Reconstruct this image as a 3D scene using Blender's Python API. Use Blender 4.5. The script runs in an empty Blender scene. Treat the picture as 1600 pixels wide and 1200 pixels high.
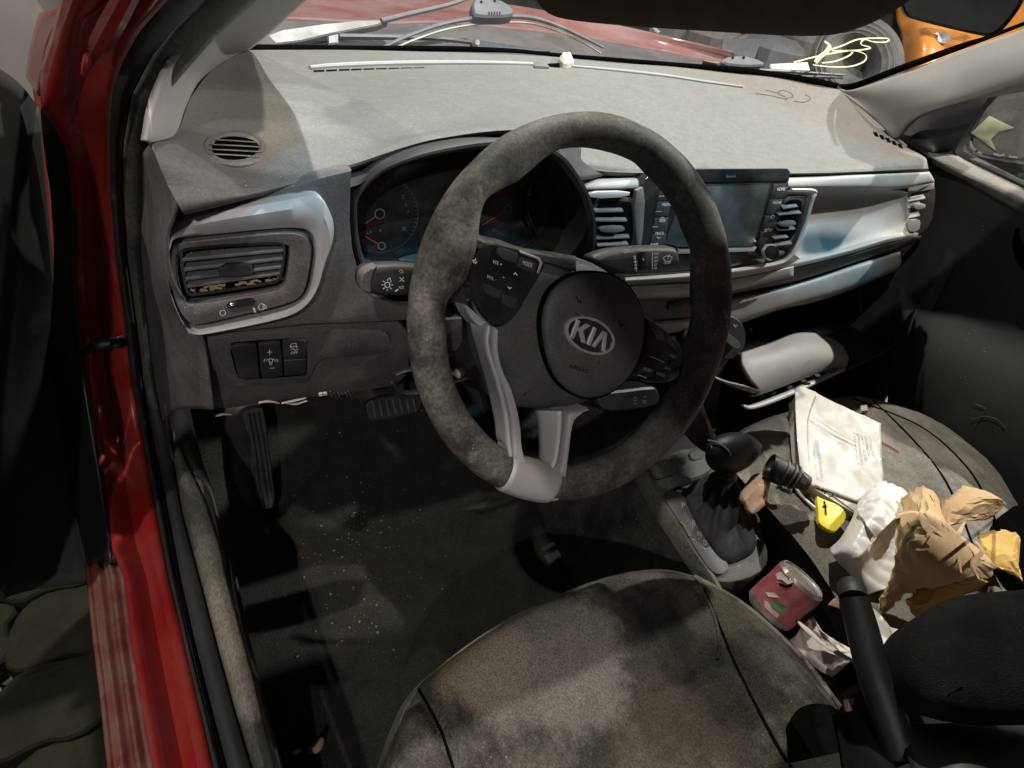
import bpy, bmesh, math, random
from mathutils import Vector, Matrix, noise
from mathutils.bvhtree import BVHTree
random.seed(7)
V = Vector
S = bpy.context.scene
# ------------------------------------------------------------------ camera
# car frame, metres: origin = steering wheel centre, x to the passenger side, y forward, z up
CAM = V((-0.35025, -0.39471, 0.29638))
RX = V((0.876156, -0.447685, 0.178686)); RD = V((-0.153141, -0.610015, -0.777451)); RF = V((0.457054, 0.653804, -0.603027))
FP = 955.81
cd = bpy.data.cameras.new('camera'); cam = bpy.data.objects.new('camera', cd)
S.collection.objects.link(cam); S.camera = cam
cd.sensor_width = 36; cd.lens = FP / 1600 * 36; cd.clip_start = 0.02; cd.clip_end = 200
M = Matrix.Identity(4)
for i, a in enumerate((RX, -RD, -RF)):
    for j in range(3): M[j][i] = a[j]
M.translation = CAM; cam.matrix_world = M
# ------------------------------------------------------------------ world and lamps
w = bpy.data.worlds.new('World'); S.world = w; w.use_nodes = True
bg = w.node_tree.nodes['Background']; bg.inputs[0].default_value = (0.80, 0.88, 1, 1); bg.inputs[1].default_value = 0.052
S.view_settings.view_transform = 'Standard'; S.view_settings.look = 'None'; S.view_settings.exposure = 0.15; S.view_settings.gamma = 1
def lamp(name, loc, aim, power, size, col=(1, 1, 1), kind='AREA', angle=None):
    if angle:
        l = bpy.data.lights.new(name, 'SPOT'); l.spot_size = math.radians(angle); l.spot_blend = 0.15; l.shadow_soft_size = size
    else:
        l = bpy.data.lights.new(name, 'AREA'); l.shape = 'DISK'; l.size = size
    l.energy = power; l.color = col
    o = bpy.data.objects.new(name, l); S.collection.objects.link(o); o.location = loc
    o.rotation_euler = (V(aim) - V(loc)).to_track_quat('-Z', 'Y').to_euler()
    return o
LAMPS = [
 ('hall_lamp', (0.9, -1.28, 3.0), (0.4, 0.3, 0.0), 92, 0.10, (1.0, 0.92, 0.82)),
 ('hall_lamp', (0.42, 1.50, 2.7), (0.3, 0.1, -0.2), 102, 0.07, (1.0, 0.94, 0.87)),
 ('hall_lamp', (-1.5, -0.75, 2.5), (0.0, 0.1, -0.2), 34, 0.06, (1.0, 0.93, 0.88)),
 ('hall_lamp', (-1.0, -1.5, 1.25), (0.1, 0.3, -0.3), 11, 0.05, (1.0, 0.94, 0.89)),
 ('hall_lamp', (3.2, -0.25, 2.3), (0.5, -0.1, -0.2), 125, 0.06, (1.0, 0.97, 0.93)),
]
for a in LAMPS: lamp(*a)
lamp('cyan_fringe_fill', (0.35, -0.98, 3.0), (0.28, 0.16, 0.05), 190, 0.05, (0.06, 0.62, 1.0), angle=21)  # added cyan spot, stands in for light through a tinted screen band
lamp('hall_lamp', (1.6, 4.3, 3.3), (1.8, 4.6, -1), 50, 0.3, (0.95, 0.98, 1.0), angle=84)
# ------------------------------------------------------------------ pixels of the photograph -> points
def ray(u, v): return RX * ((u - 800) / FP) + RD * ((v - 600) / FP) + RF
def py(u, v, k): d = ray(u, v); return CAM + d * ((k - CAM.y) / d.y)
def px(u, v, k): d = ray(u, v); return CAM + d * ((k - CAM.x) / d.x)
def pz(u, v, k): d = ray(u, v); return CAM + d * ((k - CAM.z) / d.z)
class Plane:
    def __init__(s, p, n):
        s.p = V(p); s.n = V(n).normalized()
        s.h = 0
    def __call__(s, u, v, h=0.0):
        d = ray(u, v); q = s.p + s.n * h
        return CAM + d * ((q - CAM).dot(s.n) / d.dot(s.n))
    def up(s, h): return Plane(s.p + s.n * h, s.n)
    def L(s, pts, h=0.0): return [s(u, v, h) for u, v in pts]
def tilt(y, z, a, x=0.0):      # a plane facing the driver, leaning back by a degrees
    a = math.radians(a); return Plane((x, y, z), (0, -math.cos(a), math.sin(a)))
# ------------------------------------------------------------------ materials
def mat(name, col, rough=0.5, metal=0.0, dust=None, dustamt=0.0, dscale=18.0, contrast=0.18, grain=0.0, gscale=900.0,
        lump=0.0, lscale=60.0, spec=0.5, coat=0.0, updust=0.0, speck=0.0, speckcol=(0.6, 0.58, 0.52), emit=None, alpha=None, var=0.12,
        trans=0.0, stretch=None, smear=0.0, sss=0.0, fleck=0.0, fscale=420.0, xgrad=None, spots=(), sbase=(0, 0, 0)):
    m = bpy.data.materials.new(name); m.use_nodes = True; nt = m.node_tree; N = nt.nodes; L = nt.links
    b = N['Principled BSDF']
    def new(t, **k):
        n = N.new(t)
        for a, x in k.items(): setattr(n, a, x)
        return n
    tc = new('ShaderNodeTexCoord'); src = tc.outputs['Object']
    if stretch:
        mp = new('ShaderNodeMapping'); mp.inputs['Scale'].default_value = stretch; L.new(src, mp.inputs[0]); src2 = mp.outputs[0]
    else: src2 = src
    def noise_(sc, det=4, ro=0.6, s=None):
        n = new('ShaderNodeTexNoise'); n.inputs['Scale'].default_value = sc; n.inputs['Detail'].default_value = det; n.inputs['Roughness'].default_value = ro
        L.new(s or src, n.inputs['Vector']); return n.outputs['Fac']
    def ramp(f, a, c):
        r = new('ShaderNodeMapRange'); r.inputs[1].default_value = a; r.inputs[2].default_value = c; r.interpolation_type = 'SMOOTHSTEP'
        L.new(f, r.inputs[0]); return r.outputs[0]
    def math_(op, a, c):
        n = new('ShaderNodeMath', operation=op)
        for i, x in enumerate((a, c)):
            if isinstance(x, (int, float)): n.inputs[i].default_value = x
            else: L.new(x, n.inputs[i])
        n.use_clamp = op == 'ADD'; return n.outputs[0]
    def mix(f, a, c):
        n = new('ShaderNodeMix', data_type='RGBA')
        for k, x in ((0, f), (6, a), (7, c)):
            if isinstance(x, (int, float)): n.inputs[k].default_value = x
            elif isinstance(x, tuple): n.inputs[k].default_value = (*x[:3], 1)
            else: L.new(x, n.inputs[k])
        return n.outputs[2]
    c = mix(ramp(noise_(dscale * 2.3, 5), 0.3, 0.7), tuple(x * (1 - var) for x in col), tuple(x * (1 + var) for x in col))
    rg = None
    if dust and dustamt > 0:
        f = ramp(noise_(dscale, 7, 0.68, src2), 0.5 - contrast, 0.5 + contrast)
        f = math_('MULTIPLY', f, dustamt)
        if updust:
            g = new('ShaderNodeNewGeometry'); sx = new('ShaderNodeSeparateXYZ'); L.new(g.outputs['Normal'], sx.inputs[0])
            u = math_('MULTIPLY', ramp(sx.outputs[2], -0.1, 0.9), updust)
            f = math_('ADD', f, u)
        if xgrad:
            sp = new('ShaderNodeSeparateXYZ'); L.new(src, sp.inputs[0]); gr = new('ShaderNodeMapRange')
            for k_, v_ in zip((1, 2, 3, 4), xgrad): gr.inputs[k_].default_value = v_
            L.new(sp.outputs[0], gr.inputs[0]); f = math_('MULTIPLY', f, gr.outputs[0])
        f = math_('MULTIPLY', f, math_('ADD', math_('MULTIPLY', ramp(noise_(dscale * 9, 3), 0.25, 0.65), 0.35), 0.65))
        c = mix(f, c, dust)
        rg = f
    if speck:
        vo = new('ShaderNodeTexVoronoi'); vo.inputs['Scale'].default_value = 260; L.new(src, vo.inputs['Vector'])
        s1 = math_('LESS_THAN', vo.outputs['Distance'], 0.16)
        s2 = ramp(noise_(40, 3), 0.62 - speck * 0.2, 0.75 - speck * 0.2)
        c = mix(math_('MULTIPLY', math_('MULTIPLY', s1, s2), 0.8), c, speckcol)
    if smear:
        f = ramp(noise_(dscale * 0.6, 8, 0.75, src2), 0.58, 0.66)
        c = mix(math_('MULTIPLY', f, smear), c, tuple(min(1, x * 1.5) for x in (dust or col)))
    for (sx_, sy_, sz_), rad, scol, amt in spots:      # ragged spots: stains, and on the driver seat also painted light and shadow
        dn = new('ShaderNodeVectorMath', operation='DISTANCE'); L.new(src, dn.inputs[0]); dn.inputs[1].default_value = (sx_ - sbase[0], sy_ - sbase[1], sz_ - sbase[2])
        dd_ = math_('SUBTRACT', dn.outputs['Value'], math_('MULTIPLY', noise_(1.1 / rad, 6, 0.75), rad * 1.3))
        rr_ = new('ShaderNodeMapRange'); rr_.interpolation_type = 'SMOOTHSTEP'; L.new(dd_, rr_.inputs[0]); rr_.inputs[1].default_value = rad * .55; rr_.inputs[2].default_value = rad * .15; rr_.inputs[3].default_value = 0; rr_.inputs[4].default_value = amt
        c = mix(rr_.outputs[0], c, scol)
    if fleck:
        f = ramp(noise_(fscale, 3, 0.7, src2), 0.34, 0.66)
        mm = new('ShaderNodeMix', data_type='RGBA'); mm.blend_type = 'MULTIPLY'; mm.inputs[0].default_value = 1.0
        L.new(c, mm.inputs[6]); L.new(mix(f, (1 - fleck,) * 3, (1 + fleck * .6,) * 3), mm.inputs[7]); c = mm.outputs[2]
    L.new(c, b.inputs['Base Color'])
    b.inputs['Metallic'].default_value = metal
    b.inputs['Specular IOR Level'].default_value = spec
    if rg is not None:
        r = new('ShaderNodeMapRange'); L.new(rg, r.inputs[0]); r.inputs[3].default_value = rough; r.inputs[4].default_value = min(1, max(rough, 0.8))
        L.new(r.outputs[0], b.inputs['Roughness'])
    else:
        r = new('ShaderNodeMapRange'); L.new(noise_(dscale * 3, 5), r.inputs[0]); r.inputs[3].default_value = rough * 0.8; r.inputs[4].default_value = min(1, rough * 1.2)
        L.new(r.outputs[0], b.inputs['Roughness'])
    b.inputs['Coat Weight'].default_value = coat; b.inputs['Coat Roughness'].default_value = 0.06
    if sss: b.inputs['Subsurface Weight'].default_value = sss; b.inputs['Subsurface Radius'].default_value = (0.01, 0.01, 0.01)
    if trans: b.inputs['Transmission Weight'].default_value = trans
    nrm = None
    for amt, sc, det in ((lump, lscale, 4), (grain, gscale, 2)):
        if amt:
            bp = new('ShaderNodeBump'); bp.inputs['Strength'].default_value = 1; bp.inputs['Distance'].default_value = amt
            L.new(noise_(sc, det), bp.inputs['Height'])
            if nrm: L.new(nrm, bp.inputs['Normal'])
            nrm = bp.outputs[0]
    if nrm: L.new(nrm, b.inputs['Normal'])
    if emit: b.inputs['Emission Color'].default_value = (*emit[:3], 1); b.inputs['Emission Strength'].default_value = emit[3]
    if alpha is not None: b.inputs['Alpha'].default_value = alpha
    return m
DUST = (0.46, 0.435, 0.39)
MT = dict(
 dash=mat('dusty_dash', (0.105, 0.10, 0.097), 0.62, dust=(0.215, 0.200, 0.178), dustamt=0.12, dscale=9, contrast=0.35, updust=0.72, grain=0.0004, gscale=620, speck=0.15, smear=0.10, fleck=0.16, fscale=330, xgrad=(-.62, 0.05, .30, 1.0), spots=[((-.27, .28, .10), .085, (0.26, 0.25, 0.22), .55), ((-.19, .36, .10), .05, (0.25, 0.24, 0.21), .4), ((-.22, .22, .10), .06, (0.24, 0.23, 0.21), .3)], sbase=(0.3, 0.3, -0.1)),
 fascia=mat('grey_plastic', (0.085, 0.078, 0.078), 0.55, dust=(0.26, 0.235, 0.22), dustamt=0.32, dscale=14, updust=0.25, grain=0.00018, gscale=1000, speck=0.2, fleck=0.25, fscale=500),
 silver=mat('satin_silver', (0.52, 0.53, 0.55), 0.42, 0.35, dust=(0.56, 0.53, 0.48), dustamt=0.45, dscale=12, updust=0.30, var=0.04),
 silverd=mat('dusty_silver', (0.34, 0.34, 0.34), 0.5, 0.2, dust=(0.40, 0.38, 0.34), dustamt=0.65, dscale=9, updust=0.35, var=0.05, smear=0.15, fleck=0.05, fscale=500),
 black=mat('black_plastic', (0.018, 0.018, 0.019), 0.5, dust=(0.11, 0.10, 0.09), dustamt=0.22, dscale=25, updust=0.10, grain=0.0001, gscale=1300),
 blackclean=mat('dark_plastic', (0.014, 0.014, 0.015), 0.42, var=0.1),
 gloss=mat('gloss_black', (0.008, 0.010, 0.012), 0.12, dust=(0.16, 0.16, 0.15), dustamt=0.16, dscale=14, coat=0.4, var=0.1),
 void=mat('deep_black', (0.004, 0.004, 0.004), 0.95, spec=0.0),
 wheel=mat('dirty_wheel_leather', (0.034, 0.032, 0.029), 0.62, dust=(0.255, 0.24, 0.205), dustamt=0.75, dscale=30, contrast=0.17, updust=0.10, lump=0.0003, lscale=180, grain=0.0002, gscale=900, speck=0.35, speckcol=(0.42, 0.39, 0.31), smear=0.35, fleck=0.35, fscale=320, xgrad=(-.20, .12, 1.0, .45)),
 hub=mat('hub_plastic', (0.055, 0.055, 0.056), 0.52, dust=(0.20, 0.185, 0.16), dustamt=0.22, dscale=16, updust=0.10, grain=0.0006, gscale=520, speck=0.12, fleck=0.15),
 chrome=mat('chrome', (0.85, 0.85, 0.84), 0.36, 0.75, dust=(0.4, 0.38, 0.33), dustamt=0.15, dscale=60),
 white=mat('white_print', (0.88, 0.88, 0.86), 0.6, dust=(0.2, 0.2, 0.18), dustamt=0.15, dscale=120),
 dimprint=mat('dim_print', (0.22, 0.22, 0.21), 0.6),
 vdim=mat('faint_print', (0.10, 0.10, 0.10), 0.6),
 redprint=mat('red_print', (0.55, 0.06, 0.05), 0.5),
 screen=mat('display_glass', (0.030, 0.042, 0.044), 0.22, dust=(0.14, 0.16, 0.16), dustamt=0.35, dscale=10, coat=0.3),
 carpet=mat('dirty_carpet', (0.035, 0.033, 0.028), 0.95, dust=(0.06, 0.055, 0.045), dustamt=0.6, dscale=20, lump=0.002, lscale=260, grain=0.002, gscale=700, speck=0.12, speckcol=(0.40, 0.36, 0.28), spec=0.1, fleck=0.35, fscale=450),
 mud=mat('dirty_trim', (0.045, 0.045, 0.040), 0.6, dust=(0.22, 0.20, 0.16), dustamt=0.60, dscale=9, contrast=0.14, lump=0.0005, lscale=120, speck=0.2, stretch=(1.6, 0.7, 1.2), fleck=0.35, fscale=300, spots=[((-.345, .01, -.34), .05, (0.30, 0.27, 0.22), .7), ((-.34, -.06, -.34), .045, (0.27, 0.25, 0.20), .6), ((-.345, .09, -.34), .04, (0.2, 0.19, 0.16), .5)], sbase=(0.36, 0.2, -0.95)),
 rubber=mat('rubber_seal', (0.018, 0.018, 0.018), 0.55, dust=(0.09, 0.085, 0.075), dustamt=0.35, dscale=14, stretch=(1, 0.5, 1)),
 redpaint=mat('red_paint', (0.27, 0.010, 0.010), 0.28, dust=(0.30, 0.13, 0.10), dustamt=0.22, dscale=9, coat=0.8, var=0.06),
 redhood=mat('dusty_red_paint', (0.15, 0.02, 0.02), 0.45, dust=(0.20, 0.14, 0.13), dustamt=0.6, dscale=7, coat=0.3, updust=0.2),
 scuff=mat('dirty_red_step', (0.17, 0.035, 0.028), 0.6, dust=(0.20, 0.12, 0.085), dustamt=0.8, dscale=22, contrast=0.12, coat=0.1, speck=0.2),
 trim=mat('pillar_trim', (0.30, 0.275, 0.27), 0.75, dust=(0.36, 0.34, 0.32), dustamt=0.3, dscale=9, var=0.05),
 trimr=mat('pillar_trim_dusty', (0.25, 0.245, 0.235), 0.78, dust=(0.31, 0.30, 0.28), dustamt=0.4, dscale=8, var=0.06),
 seat=mat('dirty_shadowed_seat_cloth', (0.042, 0.039, 0.034), 0.95, dust=(0.125, 0.116, 0.098), dustamt=0.90, dscale=16, contrast=0.11, grain=0.0016, gscale=520, lump=0.002, lscale=40, speck=0.30, speckcol=(0.36, 0.34, 0.29), spec=0.08, stretch=(1.5, 1.0, 1.0), smear=0.5, fleck=0.38, fscale=430, spots=[((-.135, -.15, -.30), .05, (0.25, 0.215, 0.145), .65), ((.07, -.24, -.30), .09, (0.018, 0.017, 0.015), .75), ((-.0, -.30, -.30), .07, (0.085, 0.070, 0.052), .5), ((-.07, -.17, -.30), .08, (0.20, 0.185, 0.165), .6), ((.15, -.19, -.30), .05, (0.13, 0.12, 0.09), .4)], sbase=(0, -.3, -.6)),  # dark spot paints the wheel hub's shadow, pale grey one the lit patch
 seatp=mat('dusty_passenger_cloth', (0.10, 0.097, 0.085), 0.95, dust=(0.34, 0.315, 0.26), dustamt=0.75, dscale=10, contrast=0.28, grain=0.0012, gscale=600, updust=0.1, spec=0.08, fleck=0.2, fscale=400),
 seatd=mat('dark_seat_cloth', (0.011, 0.011, 0.011), 0.95, dust=(0.035, 0.034, 0.028), dustamt=0.5, dscale=16, grain=0.0012, gscale=600, spec=0.08),
 piping=mat('seam_cloth', (0.09, 0.085, 0.065), 0.9, dust=(0.25, 0.225, 0.16), dustamt=0.8, dscale=40, grain=0.001, gscale=900),
 leather=mat('knob_leather', (0.012, 0.012, 0.013), 0.40, dust=(0.12, 0.11, 0.10), dustamt=0.08, dscale=30, grain=0.0003, gscale=1200, spec=0.4),
 boot=mat('boot_vinyl', (0.012, 0.012, 0.012), 0.6, dust=(0.16, 0.15, 0.13), dustamt=0.15, dscale=25, lump=0.0008, lscale=90, spec=0.2),
 console=mat('dirty_console', (0.022, 0.021, 0.019), 0.55, dust=(0.13, 0.12, 0.10), dustamt=0.6, dscale=16, contrast=0.16, updust=0.06, grain=0.0002, gscale=900, speck=0.35, fleck=0.3, fscale=500),
 paper=mat('paper_page', (0.66, 0.64, 0.57), 0.8, dust=(0.42, 0.36, 0.25), dustamt=0.45, dscale=14, contrast=0.14, var=0.05),
 cover=mat('grimy_book_cover', (0.62, 0.61, 0.56), 0.45, dust=(0.40, 0.35, 0.24), dustamt=0.55, dscale=9, contrast=0.13, var=0.06, coat=0.2),
 spine=mat('book_spine', (0.42, 0.39, 0.33), 0.6, dust=(0.3, 0.26, 0.2), dustamt=0.4, dscale=20),
 bag=mat('white_plastic_bag', (0.82, 0.82, 0.79), 0.32, dust=(0.52, 0.49, 0.40), dustamt=0.30, dscale=7, coat=0.2, var=0.03, sss=0.15, lump=0.0008, lscale=25),
 kraft=mat('kraft_paper', (0.60, 0.42, 0.22), 0.85, dust=(0.40, 0.24, 0.11), dustamt=0.55, dscale=9, contrast=0.12, var=0.10, lump=0.0012, lscale=70),
 kraftin=mat('yellow_paper', (0.66, 0.42, 0.10), 0.8, dust=(0.42, 0.24, 0.07), dustamt=0.4, dscale=14, lump=0.001, lscale=70),
 brown=mat('brown_paper_scrap', (0.42, 0.28, 0.19), 0.85, dust=(0.28, 0.16, 0.10), dustamt=0.5, dscale=30, lump=0.001, lscale=90),
 scut=mat('scuttle_plastic', (0.05, 0.045, 0.048), 0.6, dust=(0.12, 0.11, 0.115), dustamt=0.5, dscale=14),
 slat=mat('dark_slat', (0.10, 0.105, 0.11), 0.4, dust=(0.25, 0.25, 0.24), dustamt=0.3, dscale=30),
 yellow=mat('yellow_plastic', (0.82, 0.66, 0.03), 0.45, dust=(0.6, 0.5, 0.2), dustamt=0.2, dscale=30),
 canred=mat('can_print', (0.42, 0.06, 0.08), 0.42, 0.35, dust=(0.46, 0.26, 0.24), dustamt=0.7, dscale=30),
 can=mat('can_metal', (0.65, 0.62, 0.62), 0.3, 0.9, dust=(0.4, 0.3, 0.3), dustamt=0.3, dscale=40),
 green=mat('can_green', (0.05, 0.22, 0.10), 0.5),
 orange=mat('orange_paint', (0.62, 0.22, 0.03), 0.3, coat=0.7, dust=(0.6, 0.35, 0.15), dustamt=0.2, dscale=5),
 tissue=mat('tissue', (0.60, 0.55, 0.50), 0.9, dust=(0.42, 0.30, 0.24), dustamt=0.4, dscale=20, lump=0.001, lscale=80),
 concrete=mat('hall_floor', (0.17, 0.165, 0.155), 0.75, dust=(0.26, 0.25, 0.235), dustamt=0.7, dscale=1.3, grain=0.002, gscale=90),
 paver=mat('shade_darkened_paver', (0.016, 0.015, 0.011), 0.75, dust=(0.032, 0.029, 0.019), dustamt=0.6, dscale=12, lump=0.002, lscale=90, spec=0.1),  # base colour darkened to stand in for shade from the car and door
 wall=mat('hall_wall', (0.13, 0.12, 0.11), 0.85, dust=(0.10, 0.09, 0.08), dustamt=0.6, dscale=1.5),
 tyre=mat('tyre_rubber', (0.045, 0.046, 0.047), 0.75, dust=(0.20, 0.20, 0.19), dustamt=0.5, dscale=7),
 doorcard=mat('door_card', (0.022, 0.024, 0.022), 0.7, dust=(0.05, 0.055, 0.045), dustamt=0.5, dscale=8, speck=0.08),
 doorcap=mat('door_cap', (0.045, 0.044, 0.042), 0.6, dust=(0.38, 0.365, 0.33), dustamt=0.2, dscale=30, updust=0.75),
 greymetal=mat('wiper_grey', (0.12, 0.127, 0.14), 0.45, 0.2, dust=(0.17, 0.17, 0.165), dustamt=0.3, dscale=20),
 paint=mat('paint_marker', (0.55, 0.53, 0.30), 0.7),
 penline=mat('pen_line', (0.08, 0.075, 0.07), 0.7),
 reflpaint=mat('mirror_reflection_paint', (0.42, 0.45, 0.28), 0.6),
 ivory=mat('ivory_foam', (0.66, 0.61, 0.47), 0.9, lump=0.002, lscale=200),
 crumb=mat('grit', (0.27, 0.235, 0.175), 0.9),
 visor=mat('visor_cloth', (0.085, 0.072, 0.064), 0.9, dust=(0.13, 0.11, 0.095), dustamt=0.4, dscale=30),
 mirror=mat('mirror_glass', (0.45, 0.50, 0.48), 0.06, 1.0),
 blueplug=mat('red_plug', (0.5, 0.08, 0.06), 0.5),
)
def glass(name, tint=(0.96, 0.98, 0.97), refl=0.06):
    m = bpy.data.materials.new(name); m.use_nodes = True; nt = m.node_tree; N = nt.nodes; L = nt.links; N.clear()
    o = N.new('ShaderNodeOutputMaterial'); mx = N.new('ShaderNodeMixShader'); t = N.new('ShaderNodeBsdfTransparent'); g = N.new('ShaderNodeBsdfGlossy')
    t.inputs[0].default_value = (*tint, 1); g.inputs['Roughness'].default_value = 0.03; mx.inputs[0].default_value = refl
    L.new(t.outputs[0], mx.inputs[1]); L.new(g.outputs[0], mx.inputs[2]); L.new(mx.outputs[0], o.inputs[0]); return m
MT['glass'] = glass('windscreen_glass'); MT['tint'] = glass('blue_shade_band', (0.20, 0.60, 0.80), 0.05)
MT['clear'] = glass('clear_plastic', (0.9, 0.92, 0.93), 0.18)
# ------------------------------------------------------------------ objects
BASES = {}
def thing(name, label, cat, base, group=None, kind=None):
    o = bpy.data.objects.new(name, None); S.collection.objects.link(o); o.location = base; o.empty_display_size = 0.03
    BASES[o.name] = V(base)
    if label: o['label'] = label
    if cat: o['category'] = cat
    if group: o['group'] = group
    if kind: o['kind'] = kind
    return o
def rootbase(o):
    while o.parent: o = o.parent
    return BASES.get(o.name, V((0, 0, 0)))
def mesh(name, vs, fs, m, parent=None, smooth=True, ang=35, label=None, mats=None, fm=None, cat=None, group=None, kind=None, base=None):
    vs = [V(v) for v in vs]
    if parent is None:
        b = V(base) if base else V((sum(v.x for v in vs) / len(vs), sum(v.y for v in vs) / len(vs), min(v.z for v in vs)))
    else: b = rootbase(parent)
    me = bpy.data.meshes.new(name); me.from_pydata([tuple(v - b) for v in vs], [], fs); me.validate()
    for x in (mats or [m]): me.materials.append(MT[x] if isinstance(x, str) else x)
    if fm:
        for p, k in zip(me.polygons, fm): p.material_index = k
    if smooth:
        me.polygons.foreach_set('use_smooth', [True] * len(me.polygons)); me.set_sharp_from_angle(angle=math.radians(ang))
    o = bpy.data.objects.new(name, me); S.collection.objects.link(o)
    if parent: o.parent = parent
    else: o.location = b; BASES[o.name] = b
    for k, x in (('label', label), ('category', cat), ('group', group), ('kind', kind)):
        if x: o[k] = x
    return o
def chaikin(p, it=2, closed=True):
    for _ in range(it):
        q = []; n = len(p)
        if not closed: q.append(p[0])
        for i in range(n if closed else n - 1):
            a, b = V(p[i]), V(p[(i + 1) % n]); q += [a * 0.75 + b * 0.25, a * 0.25 + b * 0.75]
        if not closed: q.append(p[-1])
        p = q
    return [V(x) for x in p]
def rnd(p, r=.14):
    q = []; n = len(p)
    for i in range(n):
        a, b = V(p[i]), V(p[(i + 1) % n]); q += [a.lerp(b, r), a.lerp(b, 1 - r)]
    return chaikin(q, 1)
def cr(p0, p1, p2, p3, t):
    return 0.5 * ((2 * p1) + (p2 - p0) * t + (2 * p0 - 5 * p1 + 4 * p2 - p3) * t * t + (3 * p1 - p0 - 3 * p2 + p3) * t ** 3)
def spline(P, n, closed=False):
    P = [V(p) for p in P]; m = len(P); out = []
    segs = m if closed else m - 1
    for i in range(n):
        s = i / (n if closed else n - 1) * segs; k = min(int(s), segs - 1); t = s - k
        g = (lambda j: P[j % m]) if closed else (lambda j: P[j] if 0 <= j < m else (P[0] * 2 - P[1] if j < 0 else P[-1] * 2 - P[-2]))
        out.append(cr(g(k - 1), g(k), g(k + 1), g(k + 2), t))
    return out
def resample(P, n, closed=False):
    P = [V(p) for p in P]
    if closed: P = P + [P[0]]
    d = [0]
    for a, b in zip(P, P[1:]): d.append(d[-1] + (b - a).length)
    out = []; k = 0
    for i in range(n):
        s = d[-1] * i / (n if closed else n - 1)
        while k < len(P) - 2 and d[k + 1] < s: k += 1
        t = (s - d[k]) / max(1e-9, d[k + 1] - d[k]); out.append(P[k].lerp(P[k + 1], min(1, max(0, t))))
    return out
def newell(L):
    n = V((0, 0, 0))
    for a, b in zip(L, L[1:] + L[:1]): n += a.cross(b)
    return n
def inset(L, n, d):
    out = []; m = len(L)
    for i in range(m):
        e1 = (L[i] - L[i - 1]); e2 = (L[(i + 1) % m] - L[i])
        if e1.length < 1e-9: e1 = e2
        if e2.length < 1e-9: e2 = e1
        a = n.cross(e1).normalized(); b = n.cross(e2).normalized(); c = (a + b)
        if c.length < 1e-6: c = a
        c = c.normalized(); k = max(0.5, c.dot(a)); out.append(L[i] + c * (d / k))
    return out
def fillcap(loop, n):
    from mathutils.geometry import tessellate_polygon
    return [tuple(t) for t in tessellate_polygon([loop])]
def ringed(name, loop, n, prof, m, parent=None, cap=True, back=False, ang=30, **kw):
    """an outline carried through (inset, height) steps along its normal, the last one closed"""
    loop = [V(p) for p in loop]; n = V(n).normalized()
    if newell(loop).dot(n) < 0: loop = loop[::-1]
    vs = []; fs = []; k = len(loop)
    for ins, h in prof: vs += [p + n * h for p in (inset(loop, n, ins) if abs(ins) > 1e-9 else loop)]
    for r in range(len(prof) - 1):
        for i in range(k):
            j = (i + 1) % k; fs.append((r * k + i, r * k + j, (r + 1) * k + j, (r + 1) * k + i))
    def capf(r, flip):
        L = vs[r * k:(r + 1) * k]
        for t in fillcap(L, n):
            a, b, c = [L[x] for x in t]; q = (b - a).cross(c - a)
            if (q.dot(n) < 0) != flip: t = t[::-1]
            fs.append(tuple(r * k + x for x in t))
    if cap: capf(len(prof) - 1, False)
    if back: capf(0, True)
    return mesh(name, vs, fs, m, parent, ang=ang, **kw)
def plate(name, pts, P, th, m, parent=None, bev=0.0008, it=0, h=0.0, **kw):
    L = P.L(chaikin([V((a, b)) for a, b in pts], it) if it else pts, h)
    return ringed(name, L, P.n, [(0, -th), (0, -bev), (bev * 0.3, -bev * 0.3), (bev, 0)], m, parent, back=True, **kw)
def loft(name, loops, m, parent=None, closed=True, cap=False, **kw):
    k = len(loops[0]); vs = [p for l in loops for p in l]; fs = []
    for r in range(len(loops) - 1):
        for i in range(k if closed else k - 1):
            j = (i + 1) % k; fs.append((r * k + i, r * k + j, (r + 1) * k + j, (r + 1) * k + i))
    if cap:
        fs.append(tuple(range((len(loops) - 1) * k, len(loops) * k))); fs.append(tuple(range(k))[::-1])
    return mesh(name, vs, fs, m, parent, **kw)
def surf(rows, nu, nv):
    if len({len(r) for r in rows}) > 1:
        k = max(len(r) for r in rows); rows = [resample(spline(r, 60), k) for r in rows]
    R = [spline(r, nu) for r in rows]
    cols = [spline([R[i][j] for i in range(len(R))], nv) for j in range(nu)]
    return [[cols[j][i] for j in range(nu)] for i in range(nv)]
def gridmesh(name, G, m, parent=None, thick=0.0, disp=None, **kw):
    nv, nu = len(G), len(G[0]); vs = [p for r in G for p in r]
    fs = [(i * nu + j, i * nu + j + 1, (i + 1) * nu + j + 1, (i + 1) * nu + j) for i in range(nv - 1) for j in range(nu - 1)]
    # face the camera
    a, b, c, d = [vs[x] for x in fs[len(fs) // 2]]
    if (c - a).cross(d - b).dot(CAM - a) < 0: fs = [f[::-1] for f in fs]
    if disp: vs = [V(p) + disp(V(p)) for p in vs]
    o = mesh(name, vs, fs, m, parent, **kw)
    SURF[o.name] = (vs, fs)
    if thick:
        md = o.modifiers.new('thickness', 'SOLIDIFY'); md.thickness = thick; md.offset = -1
    return o
SURF = {}
def patch(name, rows, nu, nv, m, parent=None, thick=0.0, **kw): return gridmesh(name, surf(rows, nu, nv), m, parent, thick, **kw)
def Y(*t): return [py(*a) for a in t]
def Z(*t): return [pz(*a) for a in t]
def X(*t): return [px(*a) for a in t]
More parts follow.
